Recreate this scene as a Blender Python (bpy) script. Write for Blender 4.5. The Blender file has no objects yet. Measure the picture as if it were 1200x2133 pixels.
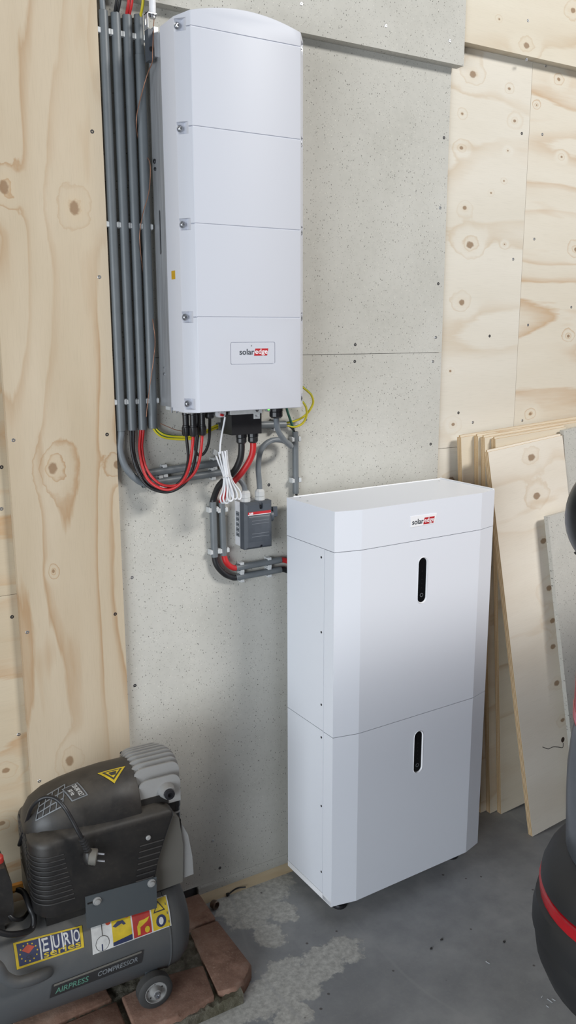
import bpy, bmesh, math, random
from mathutils import Vector, Matrix
random.seed(7)
S = bpy.context.scene
COL = S.collection
PI = math.pi

# ---------------------------------------------------------------- camera, world, lights, exposure
cam_d = bpy.data.cameras.new('camera'); cam = bpy.data.objects.new('camera', cam_d); COL.objects.link(cam)
cam_d.sensor_fit = 'VERTICAL'; cam_d.sensor_height = 36.0; cam_d.sensor_width = 36.0 * 1200 / 2133
cam_d.lens = 36.0 * 1762.4291 / 2133
cam_d.clip_start = 0.02
YAW, PIT, ROL = 0.5393, 0.2087, -0.0027
fw = Vector((math.sin(YAW) * math.cos(PIT), math.cos(YAW) * math.cos(PIT), -math.sin(PIT)))
rt = Vector((math.cos(YAW), -math.sin(YAW), 0)); up = rt.cross(fw)
r2 = rt * math.cos(ROL) + up * math.sin(ROL); u2 = -rt * math.sin(ROL) + up * math.cos(ROL)
M3 = Matrix((r2, u2, -fw)).transposed()
cam.matrix_world = Matrix.Translation((-1.1354, -1.9471, 1.5781)) @ M3.to_4x4()
S.camera = cam

w = bpy.data.worlds.new('hall_ambient'); S.world = w; w.use_nodes = True
w.node_tree.nodes['Background'].inputs[0].default_value = (0.93, 0.96, 1.0, 1)
w.node_tree.nodes['Background'].inputs[1].default_value = 0.15

def area(name, loc, target, sx, sy, power, color=(1, 1, 1)):
    l = bpy.data.lights.new(name, 'AREA'); l.shape = 'RECTANGLE'; l.size = sx; l.size_y = sy; l.energy = power; l.color = color
    o = bpy.data.objects.new(name, l); COL.objects.link(o); o.location = loc
    o.rotation_euler = (Vector(target) - Vector(loc)).to_track_quat('-Z', 'Y').to_euler()
    return o
area('ceiling_luminaire_offscreen', (2.7, -4.1, 4.7), (0.2, 0, 1.0), 1.8, 0.8, 255, (1.0, 0.985, 0.955))
area('open_door_left_offscreen', (-4.6, -3.2, 1.25), (0, -0.2, 0.9), 3.0, 2.3, 195, (0.86, 0.93, 1.0))

S.view_settings.view_transform = 'Standard'; S.view_settings.look = 'None'
S.view_settings.gamma = 1.0; S.view_settings.use_curve_mapping = False
S.view_settings.exposure = 0.08

# ---------------------------------------------------------------- material helpers
def lin(c):
    return tuple(((v / 255) / 12.92 if v / 255 <= 0.04045 else ((v / 255 + 0.055) / 1.055) ** 2.4) for v in c[:3]) + (1,)

class NT:
    def __init__(s, name):
        s.m = bpy.data.materials.new(name); s.m.use_nodes = True; s.t = s.m.node_tree
        s.b = s.t.nodes['Principled BSDF']
    def n(s, ty, **kw):
        nd = s.t.nodes.new(ty)
        for k, v in kw.items(): setattr(nd, k, v)
        return nd
    def l(s, a, b): s.t.links.new(a, b)
    def inp(s, sock, v):
        if hasattr(v, 'is_output'): s.l(v, sock)
        else: sock.default_value = v
    def math(s, op, a, b=0.0, clamp=False):
        nd = s.n('ShaderNodeMath', operation=op); nd.use_clamp = clamp
        s.inp(nd.inputs[0], a); s.inp(nd.inputs[1], b); return nd.outputs[0]
    def noise(s, vec, scale, detail=2, rough=0.5):
        nd = s.n('ShaderNodeTexNoise'); nd.inputs['Scale'].default_value = scale; nd.inputs['Detail'].default_value = detail
        nd.inputs['Roughness'].default_value = rough
        if vec is not None: s.l(vec, nd.inputs['Vector'])
        return nd.outputs['Fac']
    def ramp(s, fac, stops, interp='LINEAR'):
        nd = s.n('ShaderNodeValToRGB'); cr = nd.color_ramp; cr.interpolation = interp
        while len(cr.elements) < len(stops): cr.elements.new(0.5)
        for e, (p, c) in zip(cr.elements, stops):
            e.position = p; e.color = c if len(c) == 4 else tuple(c) + (1,)
        s.l(fac, nd.inputs[0]); return nd.outputs[0]
    def mix(s, fac, a, b, mode='MIX'):
        nd = s.n('ShaderNodeMix', data_type='RGBA', blend_type=mode)
        s.inp(nd.inputs[0], fac); s.inp(nd.inputs[6], a); s.inp(nd.inputs[7], b); return nd.outputs[2]
    def rng(s, v, a, b, c=0.0, d=1.0, smooth=False):
        nd = s.n('ShaderNodeMapRange'); nd.interpolation_type = 'SMOOTHSTEP' if smooth else 'LINEAR'
        s.l(v, nd.inputs[0])
        for i, x in zip((1, 2, 3, 4), (a, b, c, d)): nd.inputs[i].default_value = x
        return nd.outputs[0]
    def coord(s): return s.n('ShaderNodeTexCoord').outputs['Object']
    def xyz(s, v):
        nd = s.n('ShaderNodeSeparateXYZ'); s.l(v, nd.inputs[0]); return nd.outputs
    def comb(s, x, y, z):
        nd = s.n('ShaderNodeCombineXYZ')
        for i, v in enumerate((x, y, z)): s.inp(nd.inputs[i], v)
        return nd.outputs[0]
    def bump(s, h, strength=0.2, dist=0.002):
        nd = s.n('ShaderNodeBump'); nd.inputs['Strength'].default_value = strength; nd.inputs['Distance'].default_value = dist
        s.l(h, nd.inputs['Height']); s.l(nd.outputs[0], s.b.inputs['Normal'])
    def set(s, color=None, rough=None, metal=None, spec=None):
        if color is not None: s.inp(s.b.inputs['Base Color'], color)
        if rough is not None: s.inp(s.b.inputs['Roughness'], rough)
        if metal is not None: s.inp(s.b.inputs['Metallic'], metal)
        if spec is not None: s.inp(s.b.inputs['Specular IOR Level'], spec)
        return s.m

def plain(name, rgb, rough=0.5, metal=0.0, var=0.06, scale=60, bump=0.0, spec=None):
    t = NT(name); c = t.coord(); f = t.noise(c, scale, 3)
    a = lin(rgb); lo = tuple(v * (1 - var) for v in a[:3]) + (1,); hi = tuple(min(1, v * (1 + var)) for v in a[:3]) + (1,)
    col = t.ramp(f, [(0.35, lo), (0.65, hi)])
    if bump: t.bump(t.noise(c, scale * 6, 2), bump, 0.001)
    return t.set(col, rough, metal, spec)

def dusty(name, rgb, dust, amount, rough=0.5, metal=0.0, scale=9):
    # dust that has settled on upward faces and in blotches
    t = NT(name); c = t.coord(); n1 = t.noise(c, scale, 5, 0.65); n2 = t.noise(c, scale * 14, 2)
    geo = t.n('ShaderNodeNewGeometry'); z = t.xyz(geo.outputs['Normal'])[2]
    upm = t.rng(z, -0.1, 0.9, 0.15, 1.0)
    f = t.math('MULTIPLY', t.rng(n1, 0.35, 0.7, 0.2, 1.0), upm)
    f = t.math('MULTIPLY', f, amount)
    f = t.math('ADD', f, t.rng(n2, 0.55, 0.8, 0, 0.06), True)
    col = t.mix(f, lin(rgb), lin(dust))
    t.bump(n2, 0.05, 0.001)
    return t.set(col, t.rng(f, 0, 0.6, rough, 0.85), metal)

def cement(name='cement_bonded_board'):
    t = NT(name); c = t.coord(); p = t.xyz(c)
    flat = t.comb(p[0], t.math('MULTIPLY', p[1], 0.3), p[2])
    base = t.ramp(t.noise(flat, 4.5, 5, 0.6), [(0.3, lin((184, 182, 174))), (0.7, lin((197, 195, 188)))])
    base = t.mix(t.rng(t.noise(flat, 60, 3), 0.35, 0.7, 0, 0.25), base, lin((206, 203, 194)))
    def flecks(scale, rad, thr, col, base, amt):
        wv = t.n('ShaderNodeVectorMath', operation='MULTIPLY'); t.l(flat, wv.inputs[0]); wv.inputs[1].default_value = (1, 1, 0.72)
        v = t.n('ShaderNodeTexVoronoi'); v.inputs['Scale'].default_value = scale; t.l(wv.outputs[0], v.inputs['Vector'])
        near = t.rng(v.outputs['Distance'], rad, rad * 0.55, 0, 1)
        cr = t.xyz(v.outputs['Color'])
        pick = t.math('GREATER_THAN', cr[0], thr)
        return t.mix(t.math('MULTIPLY', t.math('MULTIPLY', near, pick), amt), base, col)
    base = flecks(145, 0.215, 0.60, lin((92, 89, 84)), base, 0.85)
    base = flecks(280, 0.26, 0.60, lin((120, 116, 106)), base, 0.7)
    base = flecks(170, 0.20, 0.75, lin((222, 219, 208)), base, 0.7)
    t.bump(t.noise(flat, 180, 3), 0.12, 0.001)
    return t.set(base, 0.8, 0.0, 0.3)

def ply(name, grain, knots=(), seed=0.0, rings=9.0, light=(226, 206, 172), pale=(233, 217, 188), line=(190, 150, 104), strength=0.8, vs=3.2, us=0.55, rip=0.02):
    # rotary-cut pine face: contour lines of a stretched noise field, bent round the knots
    t = NT(name); c = t.coord(); p = t.xyz(c)
    X_, Z_ = p[0], p[2]
    u, v = (X_, Z_) if grain == 'x' else (Z_, X_)
    vec = t.comb(t.math('MULTIPLY', u, us), t.math('MULTIPLY', v, vs), seed)
    h = t.noise(vec, 1.0, 1.5, 0.45)
    fine = t.noise(t.comb(t.math('MULTIPLY', u, 12.0), t.math('MULTIPLY', v, 90.0), seed + 3), 1.0, 2)
    h = t.math('ADD', h, t.math('MULTIPLY', fine, rip))
    core = None; halo = None
    for (kx, kz, kr) in knots:
        d = t.n('ShaderNodeVectorMath', operation='DISTANCE')
        t.l(t.comb(t.math('MULTIPLY', X_, 1.0 if grain == 'z' else 0.72), 0.0, t.math('MULTIPLY', Z_, 1.0 if grain == 'x' else 0.72)), d.inputs[0])
        d.inputs[1].default_value = (kx * (1.0 if grain == 'z' else 0.72), 0, kz * (1.0 if grain == 'x' else 0.72))
        dd = d.outputs['Value']
        w2 = t.math('ADD', dd, t.math('MULTIPLY', t.math('SUBTRACT', t.noise(c, 34, 3), 0.5), kr * 2.4))
        e = t.math('EXPONENT', t.math('MULTIPLY', t.math('MULTIPLY', w2, w2), -1.0 / (3.0 * kr) ** 2))
        h = t.math('ADD', h, t.math('MULTIPLY', e, 0.24))
        wob = t.math('ADD', dd, t.math('MULTIPLY', t.math('SUBTRACT', t.noise(c, 130, 2), 0.5), kr * 0.5))
        k = t.rng(wob, kr, kr * 0.6, 0, 1, True)
        core = k if core is None else t.math('MAXIMUM', core, k)
        k2 = t.rng(wob, kr * 2.6, kr * 0.9, 0, 1, True)
        halo = k2 if halo is None else t.math('MAXIMUM', halo, k2)
    fr = t.math('FRACT', t.math('MULTIPLY', h, rings))
    lines = t.ramp(fr, [(0.0, (1, 1, 1)), (0.05, (0.75, 0.75, 0.75)), (0.22, (0.12, 0.12, 0.12)), (0.5, (0, 0, 0)), (0.93, (0, 0, 0)), (1.0, (1, 1, 1))])
    mod = t.rng(t.noise(t.comb(t.math('MULTIPLY', u, 1.4), t.math('MULTIPLY', v, 5.0), seed + 9), 1.0, 2), 0.38, 0.62, 0.25, 1.0)
    base = t.ramp(t.noise(t.comb(t.math('MULTIPLY', u, 1.2), t.math('MULTIPLY', v, 6.0), seed + 5), 1.0, 3), [(0.35, lin(light)), (0.65, lin(pale))])
    blot = t.rng(t.noise(t.comb(t.math('MULTIPLY', u, 2.2), t.math('MULTIPLY', v, 13.0), seed + 17), 1.0, 2, 0.6), 0.64, 0.74, 0.0, 0.4)
    base = t.mix(blot, base, lin(line))
    base = t.mix(t.math('MULTIPLY', t.math('MULTIPLY', lines, mod), strength), base, lin(line))
    fib = t.noise(t.comb(t.math('MULTIPLY', u, 18.0), t.math('MULTIPLY', v, 500.0), seed + 1), 1.0, 2)
    base = t.mix(t.rng(fib, 0.5, 0.8, 0, 0.22), base, lin(tuple(int(x * 0.86) for x in light)))
    if core is not None:
        base = t.mix(t.math('MULTIPLY', halo, 0.14), base, lin((205, 178, 140)))
        base = t.mix(t.math('MULTIPLY', core, 0.85), base, lin((140, 112, 84)))
    t.bump(fib, 0.06, 0.001)
    return t.set(base, 0.62, 0.0, 0.35)

def ply_edge(name, thick):
    t = NT(name); p = t.xyz(t.coord())
    f = t.math('FRACT', t.math('MULTIPLY', t.math('ADD', p[1], 1.0), 3.0 / thick))
    c = t.ramp(f, [(0.0, lin((168, 134, 96))), (0.45, lin((190, 158, 118))), (0.5, lin((222, 202, 168))), (0.95, lin((214, 190, 154))), (1.0, lin((150, 116, 80)))])
    n = t.noise(t.comb(t.math('MULTIPLY', p[0], 200.0), t.math('MULTIPLY', p[1], 500.0), t.math('MULTIPLY', p[2], 200.0)), 1.0, 2)
    c = t.mix(t.rng(n, 0.5, 0.8, 0, 0.35), c, lin((150, 118, 84)))
    return t.set(c, 0.75, 0.0, 0.2)

def concrete():
    t = NT('concrete_floor'); c = t.coord(); p = t.xyz(c)
    n1 = t.noise(c, 2.6, 6, 0.62); n2 = t.noise(c, 14, 5, 0.65); n3 = t.noise(c, 120, 3)
    col = t.ramp(n1, [(0.32, lin((138, 139, 140))), (0.5, lin((160, 161, 162))), (0.68, lin((180, 180, 179)))])
    col = t.mix(t.rng(n2, 0.4, 0.68, 0.0, 0.45), col, lin((132, 134, 137)))
    col = t.mix(t.rng(n3, 0.55, 0.8, 0, 0.3), col, lin((170, 170, 166)))
    # pale plaster residue lying on the slab in patches
    mask = None
    for (x, y, r) in PATCHES:
        d = t.n('ShaderNodeVectorMath', operation='DISTANCE'); t.l(c, d.inputs[0]); d.inputs[1].default_value = (x, y, 0)
        e = t.rng(d.outputs['Value'], r * 1.9, 0.0, 0, 1, True)
        mask = e if mask is None else t.math('MAXIMUM', mask, e)
    edge = t.noise(c, 16, 10, 0.68)
    m = t.rng(t.math('ADD', t.math('MULTIPLY', mask, 0.50), t.math('MULTIPLY', edge, 0.9)), 0.69, 0.75, 0, 1)
    pl = t.ramp(t.noise(c, 70, 4, 0.7), [(0.35, lin((178, 176, 169))), (0.65, lin((222, 220, 212)))])
    col = t.mix(t.math('MULTIPLY', m, 0.9), col, pl)
    # hairline scratches
    wv = t.n('ShaderNodeTexWave'); wv.inputs['Scale'].default_value = 0.9; wv.inputs['Distortion'].default_value = 6.0; wv.inputs['Detail'].default_value = 2
    t.l(c, wv.inputs['Vector'])
    col = t.mix(t.rng(wv.outputs['Fac'], 0.996, 1.0, 0, 0.35), col, lin((170, 170, 170)))
    sp = t.n('ShaderNodeTexVoronoi'); sp.inputs['Scale'].default_value = 22; t.l(c, sp.inputs['Vector'])
    pick = t.math('GREATER_THAN', t.xyz(sp.outputs['Color'])[0], 0.82)
    col = t.mix(t.math('MULTIPLY', t.rng(sp.outputs['Distance'], 0.10, 0.06, 0, 1), t.math('MULTIPLY', pick, 0.75)), col, lin((70, 62, 56)))
    t.bump(t.math('ADD', t.math('MULTIPLY', m, 0.6), t.math('MULTIPLY', n2, 0.5)), 0.25, 0.004)
    return t.set(col, t.rng(n1, 0.3, 0.7, 0.42, 0.62), 0.0, 0.4)

def clay():
    t = NT('old_clay_brick'); c = t.coord()
    col = t.ramp(t.noise(c, 11, 6, 0.65), [(0.3, lin((118, 90, 76))), (0.5, lin((150, 118, 102))), (0.7, lin((172, 146, 130)))])
    col = t.mix(t.rng(t.noise(c, 5, 4), 0.5, 0.72, 0, 0.55), col, lin((112, 104, 92)))
    col = t.mix(t.rng(t.noise(c, 160, 3), 0.55, 0.8, 0, 0.35), col, lin((190, 168, 148)))
    t.bump(t.noise(c, 60, 6, 0.7), 0.5, 0.003)
    return t.set(col, 0.88, 0.0, 0.2)

def mortar():
    t = NT('crumbly_mortar'); c = t.coord()
    col = t.ramp(t.noise(c, 22, 6, 0.7), [(0.3, lin((84, 79, 68))), (0.5, lin((122, 117, 104))), (0.72, lin((158, 154, 142)))])
    col = t.mix(t.rng(t.noise(c, 7, 3), 0.45, 0.65, 0, 0.45), col, lin((84, 82, 54)))
    t.bump(t.noise(c, 55, 6, 0.75), 0.9, 0.008)
    return t.set(col, 0.95, 0.0, 0.15)

def powder(name, rgb, rough=0.42):
    t = NT(name); c = t.coord(); n = t.noise(c, 700, 2)
    t.bump(n, 0.05, 0.0006)
    return t.set(lin(rgb), rough, 0.0, 0.4)

def brushed(name, rgb, rough=0.35, k=(400.0, 400.0, 6.0)):
    t = NT(name); p = t.xyz(t.coord())
    n = t.noise(t.comb(t.math('MULTIPLY', p[0], k[0]), t.math('MULTIPLY', p[1], k[1]), t.math('MULTIPLY', p[2], k[2])), 1.0, 3)
    col = t.ramp(n, [(0.3, lin(tuple(int(v * 0.82) for v in rgb))), (0.7, lin(rgb))])
    t.bump(n, 0.1, 0.0006)
    return t.set(col, t.rng(n, 0.3, 0.7, rough, rough + 0.15), 0.55)

def stripe_wire(name):
    t = NT(name); p = t.xyz(t.coord())
    n = t.noise(t.comb(t.math('MULTIPLY', p[0], 3.0), 0.0, t.math('MULTIPLY', p[2], 3.0)), 1.0, 0)
    # green band along the insulation, found from which way the surface faces
    geo = t.n('ShaderNodeNewGeometry'); nz = t.xyz(geo.outputs['Normal'])
    f = t.math('ADD', t.math('MULTIPLY', nz[2], 0.7), t.math('MULTIPLY', nz[0], 0.7))
    f = t.math('ADD', f, t.math('SUBTRACT', t.math('MULTIPLY', n, 2.2), 1.1))
    col = t.mix(t.math('GREATER_THAN', f, 0.25), lin((208, 192, 40)), lin((62, 120, 56)))
    return t.set(col, 0.45)

MT = {}
MT['cement'] = cement()
MT['white'] = powder('white_powder_coat', (232, 235, 242))
MT['white_inv'] = powder('white_textured_cover', (205, 207, 215))
MT['white_rim'] = powder('bright_white_rim', (248, 248, 250), 0.35)
MT['casing_dark'] = plain('grey_inner_body', (150, 152, 155), 0.6)
MT['alu'] = brushed('brushed_aluminium', (205, 207, 210))
MT['steel'] = plain('zinc_plated_steel', (186, 188, 192), 0.3, 0.9, 0.08, 200)
MT['dark_steel'] = plain('dark_recess_steel', (62, 62, 66), 0.4, 0.7)
MT['pvc'] = plain('grey_pvc_conduit', (106, 111, 114), 0.42, 0.0, 0.05, 30, 0.03)
MT['clip'] = plain('light_grey_clip_plastic', (196, 198, 198), 0.45)
MT['cable_grey'] = plain('grey_cable_sheath', (116, 122, 127), 0.45)
MT['cable_black'] = plain('black_cable_sheath', (30, 30, 32), 0.42)
MT['cable_red'] = plain('red_cable_sheath', (190, 38, 40), 0.4)
MT['cable_white'] = plain('white_cable_sheath', (228, 229, 232), 0.4)
MT['cable_green'] = plain('dark_green_insulation', (18, 92, 74), 0.4)
MT['yg'] = stripe_wire('yellow_green_insulation')
MT['copper'] = plain('bare_copper_wire', (158, 116, 94), 0.45, 0.5)
MT['black_plastic'] = plain('black_plastic', (34, 34, 36), 0.38)
MT['black_gloss'] = plain('black_glass', (16, 17, 19), 0.15)
MT['grey_mark'] = plain('grey_print', (120, 124, 128), 0.5)
MT['gland'] = plain('pale_grey_gland_plastic', (206, 207, 206), 0.42)
MT['switch_dark'] = plain('slate_grey_plastic', (74, 79, 86), 0.45)
MT['switch_line'] = plain('slate_grey_edge', (118, 122, 128), 0.45)
MT['switch_base'] = plain('light_grey_plastic', (214, 215, 218), 0.45)
MT['red_print'] = plain('red_print', (186, 36, 44), 0.5)
MT['dark_print'] = plain('charcoal_print', (46, 54, 62), 0.5)
MT['white_print'] = plain('white_print', (246, 246, 248), 0.5)
MT['gold_label'] = plain('mustard_sticker', (198, 156, 34), 0.5)
t_ = NT('green_led'); t_.b.inputs['Emission Color'].default_value = (0.15, 1.0, 0.1, 1); t_.b.inputs['Emission Strength'].default_value = 2.5
MT['led'] = t_.set(lin((70, 200, 40)), 0.3)
MT['clear'] = plain('clear_smoky_plastic', (150, 152, 152), 0.2)

# ---------------------------------------------------------------- mesh helpers
def tag(o, label=None, cat=None, group=None, kind=None):
    if label: o['label'] = label
    if cat: o['category'] = cat
    if group: o['group'] = group
    if kind: o['kind'] = kind
    return o

WORLD_INV = {}
def empty(name, loc=(0, 0, 0), rotz=0.0, local=False):
    o = bpy.data.objects.new(name, None); COL.objects.link(o)
    o.location = loc; o.rotation_euler = (0, 0, rotz); o.empty_display_size = 0.05
    if not local: WORLD_INV[o.name] = (Matrix.Translation(loc) @ Matrix.Rotation(rotz, 4, 'Z')).inverted()
    return o

def link(name, me, mat, parent=None, loc=None, rot=None):
    o = bpy.data.objects.new(name, me); COL.objects.link(o)
    if mat is not None and len(me.materials) == 0:
        for m in (mat if isinstance(mat, (list, tuple)) else [mat]): me.materials.append(m)
    if parent is not None:
        o.parent = parent
        if parent.name in WORLD_INV: o.matrix_parent_inverse = WORLD_INV[parent.name]
    if loc is not None: o.location = loc
    if rot is not None: o.rotation_euler = rot
    return o

def mesh(bm, name, smooth=None):
    bmesh.ops.recalc_face_normals(bm, faces=bm.faces[:])
    me = bpy.data.meshes.new(name); bm.to_mesh(me); bm.free()
    if smooth is not None:
        me.polygons.foreach_set('use_smooth', [True] * len(me.polygons))
        me.set_sharp_from_angle(angle=math.radians(smooth))
    return me

def O(name, bm, mat, parent=None, smooth=35, bevel=0.0, seg=2, loc=None, rot=None):
    if bevel:
        ed = [e for e in bm.edges if len(e.link_faces) == 2 and e.calc_face_angle(0) > 0.5]
        bmesh.ops.bevel(bm, geom=ed, offset=bevel, segments=seg, profile=0.5, affect='EDGES', clamp_overlap=True)
    return link(name, mesh(bm, name, smooth), mat, parent, loc, rot)

def box(bm, a, b):
    x0, y0, z0 = a; x1, y1, z1 = b
    vs = [bm.verts.new(p) for p in ((x0, y0, z0), (x1, y0, z0), (x1, y1, z0), (x0, y1, z0), (x0, y0, z1), (x1, y0, z1), (x1, y1, z1), (x0, y1, z1))]
    for f in ((0, 3, 2, 1), (4, 5, 6, 7), (0, 1, 5, 4), (1, 2, 6, 5), (2, 3, 7, 6), (3, 0, 4, 7)): bm.faces.new([vs[i] for i in f])
    return bm

def B(a, b): return box(bmesh.new(), a, b)

def rings_loft(bm, rings, cap=True, closed=True):
    R_ = [[bm.verts.new(p) for p in r] for r in rings]
    n = len(rings[0])
    for a, b in zip(R_, R_[1:]):
        for i in range(n if closed else n - 1):
            j = (i + 1) % n
            try: bm.faces.new((a[i], a[j], b[j], b[i]))
            except ValueError: pass
    if cap:
        bm.faces.new(R_[0][::-1]); bm.faces.new(R_[-1])
    return bm

def prism(poly, axis, a, b, bm=None):
    # polygon in the two other axes, extruded along axis from a to b
    bm = bm or bmesh.new()
    def P(p, t):
        return {'x': (t, p[0], p[1]), 'y': (p[0], t, p[1]), 'z': (p[0], p[1], t)}[axis]
    return rings_loft(bm, [[P(p, a) for p in poly], [P(p, b) for p in poly]])

def frame_of(d):
    d = d.normalized(); a = Vector((0, 0, 1)) if abs(d.z) < 0.9 else Vector((1, 0, 0))
    u = d.cross(a).normalized(); return u, d.cross(u).normalized()

def revolve(bm, p0, d, prof, seg=20, cap=True):
    # prof: list of (distance along d, radius)
    p0 = Vector(p0); d = Vector(d).normalized(); u, v = frame_of(d)
    return rings_loft(bm, [[tuple(p0 + d * t + (u * math.cos(2 * PI * k / seg) + v * math.sin(2 * PI * k / seg)) * max(r, 1e-5)) for k in range(seg)] for t, r in prof], cap)

def cyl(p0, p1, r, seg=20, ch=0.0, bm=None):
    L = (Vector(p1) - Vector(p0)).length
    pr = [(0, r), (L, r)] if not ch else [(0, r - ch), (ch, r), (L - ch, r), (L, r - ch)]
    return revolve(bm or bmesh.new(), p0, Vector(p1) - Vector(p0), pr, seg)

def spline(pts, n=8):
    P = [Vector(p) for p in pts]; P = [P[0] * 2 - P[1]] + P + [P[-1] * 2 - P[-2]]
    out = []
    for i in range(1, len(P) - 2):
        a, b, c, d = P[i - 1:i + 3]
        for k in range(n):
            t = k / n
            out.append(0.5 * ((2 * b) + (c - a) * t + (2 * a - 5 * b + 4 * c - d) * t * t + (3 * b - a - 3 * c + d) * t ** 3))
    out.append(P[-2]); return out

def tube(pts, r, seg=10, n=8, bm=None, rad=None):
    bm = bm or bmesh.new(); P = spline(pts, n) if n > 1 else [Vector(p) for p in pts]
    T = [(P[min(i + 1, len(P) - 1)] - P[max(i - 1, 0)]).normalized() for i in range(len(P))]
    u, v = frame_of(T[0]); rings = []
    for i, (p, t) in enumerate(zip(P, T)):
        u = (u - t * u.dot(t)).normalized(); v = t.cross(u)
        rr = r if rad is None else rad(i / (len(P) - 1))
        rings.append([tuple(p + (u * math.cos(2 * PI * k / seg) + v * math.sin(2 * PI * k / seg)) * rr) for k in range(seg)])
    return rings_loft(bm, rings)

def pipe(p0, p1, r, wall=0.0015, seg=20):
    L = (Vector(p1) - Vector(p0)).length
    return revolve(bmesh.new(), p0, Vector(p1) - Vector(p0), [(0.03, r - wall), (0, r - wall), (0, r - 0.0004), (0.0005, r), (L - 0.0005, r), (L, r - 0.0004), (L, r - wall), (L - 0.03, r - wall)], seg)

_dg = None
def text_mesh(s, bold=0.0, extrude=0.002, res=3):
    cu = bpy.data.curves.new('lettering', 'FONT'); cu.body = s; cu.size = 1.0; cu.offset = bold; cu.extrude = extrude; cu.resolution_u = res
    o = bpy.data.objects.new('lettering', cu); COL.objects.link(o)
    dg = bpy.context.evaluated_depsgraph_get(); me = bpy.data.meshes.new_from_object(o.evaluated_get(dg))
    bpy.data.objects.remove(o); bpy.data.curves.remove(cu)
    xs = [v.co.x for v in me.vertices]; ys = [v.co.y for v in me.vertices]
    x0, x1, y0, y1 = min(xs), max(xs), min(ys), max(ys)
    for v in me.vertices: v.co.x = (v.co.x - x0) / (x1 - x0); v.co.y = (v.co.y - y0) / (y1 - y0)
    return me

def place_text(name, s, mat, parent, fn, bold=0.0, up_=(0, 0, 0)):
    # fn maps (s, t, h) in the unit letter box to a point
    me = text_mesh(s, bold)
    for v in me.vertices: v.co = fn(v.co.x, v.co.y, 1.0 if v.co.z > 0 else 0.0)
    me.materials.clear()
    return link(name, me, mat, parent)

def cut(o, bm_cut, ang=30):
    # carve pockets and grooves into a mesh once, leaving plain geometry behind
    cm = bpy.data.meshes.new('cutter'); bmesh.ops.recalc_face_normals(bm_cut, faces=bm_cut.faces[:]); bm_cut.to_mesh(cm); bm_cut.free()
    co = bpy.data.objects.new('cutter', cm); COL.objects.link(co); mw = o.matrix_basis.copy()
    pa, pinv = o.parent, o.matrix_parent_inverse.copy(); o.parent = None; co.matrix_world = mw
    md = o.modifiers.new('b', 'BOOLEAN'); md.operation = 'DIFFERENCE'; md.object = co; md.solver = 'EXACT'; md.use_self = True
    dg = bpy.context.evaluated_depsgraph_get(); me = bpy.data.meshes.new_from_object(o.evaluated_get(dg))
    o.modifiers.clear(); o.data = me; o.parent = pa; o.matrix_parent_inverse = pinv
    bpy.data.objects.remove(co)
    me.polygons.foreach_set('use_smooth', [True] * len(me.polygons)); me.set_sharp_from_angle(angle=math.radians(ang))

def pill(cx, cz, w_, h_, n=10):
    r = w_ / 2; out = []
    for k in range(n + 1): a = PI * k / n; out.append((cx + r * math.cos(a), cz + h_ / 2 - r + r * math.sin(a)))
    for k in range(n + 1): a = PI + PI * k / n; out.append((cx + r * math.cos(a), cz - h_ / 2 + r + r * math.sin(a)))
    return out

# ================================================================ THE SETTING
PATCHES = [(x, y, r) for (x, y, _z), r in (((-0.1499, -0.0840, 0.0000), 0.10), ((-0.0551, -0.0550, 0.0000), 0.07), ((-0.0843, -0.1591, 0.0000), 0.05), ((-0.1660, -0.2216, -0.0000), 0.05), ((-0.0160, -0.3649, 0.0000), 0.05),
           ((-0.0982, -0.3758, 0.0000), 0.06), ((-0.1912, -0.3869, -0.0000), 0.08), ((-0.2658, -0.3968, -0.0000), 0.08), ((-0.3401, -0.3873, 0.0000), 0.10), ((-0.4283, -0.3852, 0.0000), 0.10), ((-0.2503, -0.4842, 0.0000), 0.05), ((-0.5224, -0.3774, 0.0000), 0.08))]
floor = O('floor', B((-3, -5.5, -0.1), (4.5, 0.06, 0.0)), concrete()); tag(floor, kind='structure')

wall = empty('wall_back', (0, 0, 0)); tag(wall, kind='structure')
O('stud_backing', B((-3, 0.030, 0), (4.5, 0.06, 3.4)), MT['casing_dark'], wall)

screw_me = {}
def screw_mesh():
    bm = revolve(bmesh.new(), (0, 0.002, 0), (0, -1, 0), [(0, 0.0042), (0.0022, 0.0044), (0.003, 0.0036), (0.0030, 0.0018), (0.0012, 0.0015)], 10)
    return mesh(bm, 'screw', 40)
SCREW = screw_mesh(); SCREW.materials.append(MT['steel'])
SCREW_D = SCREW.copy(); SCREW_D.materials.clear(); SCREW_D.materials.append(MT['dark_steel'])
def screws(parent, pts, dark=False):
    for k, p in enumerate(pts): link('screw', SCREW_D if (dark and k % 2 == 0) else SCREW, None, parent, p)

# cement bonded boards, front face at y = 0
gx0, gx1 = -0.62, 0.560
b1 = O('cement_board', B((gx0, 0, 1.5208), (gx1, 0.012, 2.60)), MT['cement'], wall, bevel=0.0008, seg=1)
b2 = O('cement_board', B((gx0, 0, 0.052), (gx1, 0.012, 1.5195)), MT['cement'], wall, bevel=0.0008, seg=1)
b2f = O('cement_board', prism([(-0.268, 0.012), (gx1, 0.012), (gx1, 0.0515), (-0.268, 0.0515)], 'y', 0, 0.012), MT['cement'], wall)
b3 = O('cement_board', B((-0.46, -0.030, 2.293), (0.578, 0.0, 3.0)), MT['cement'], wall, bevel=0.0015, seg=1)
screws(b3, [(0.0537, -0.0300, 2.3561), (0.3094, -0.0300, 2.3494), (0.5250, -0.0300, 2.3481)])
screws(b1, [(0.5419, 0.0000, 2.1107), (0.5363, 0.0000, 1.9241), (0.5385, 0.0000, 1.7159), (0.5361, -0.0000, 1.5636), (0.2477, 0.0000, 1.5455)], True)
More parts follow.
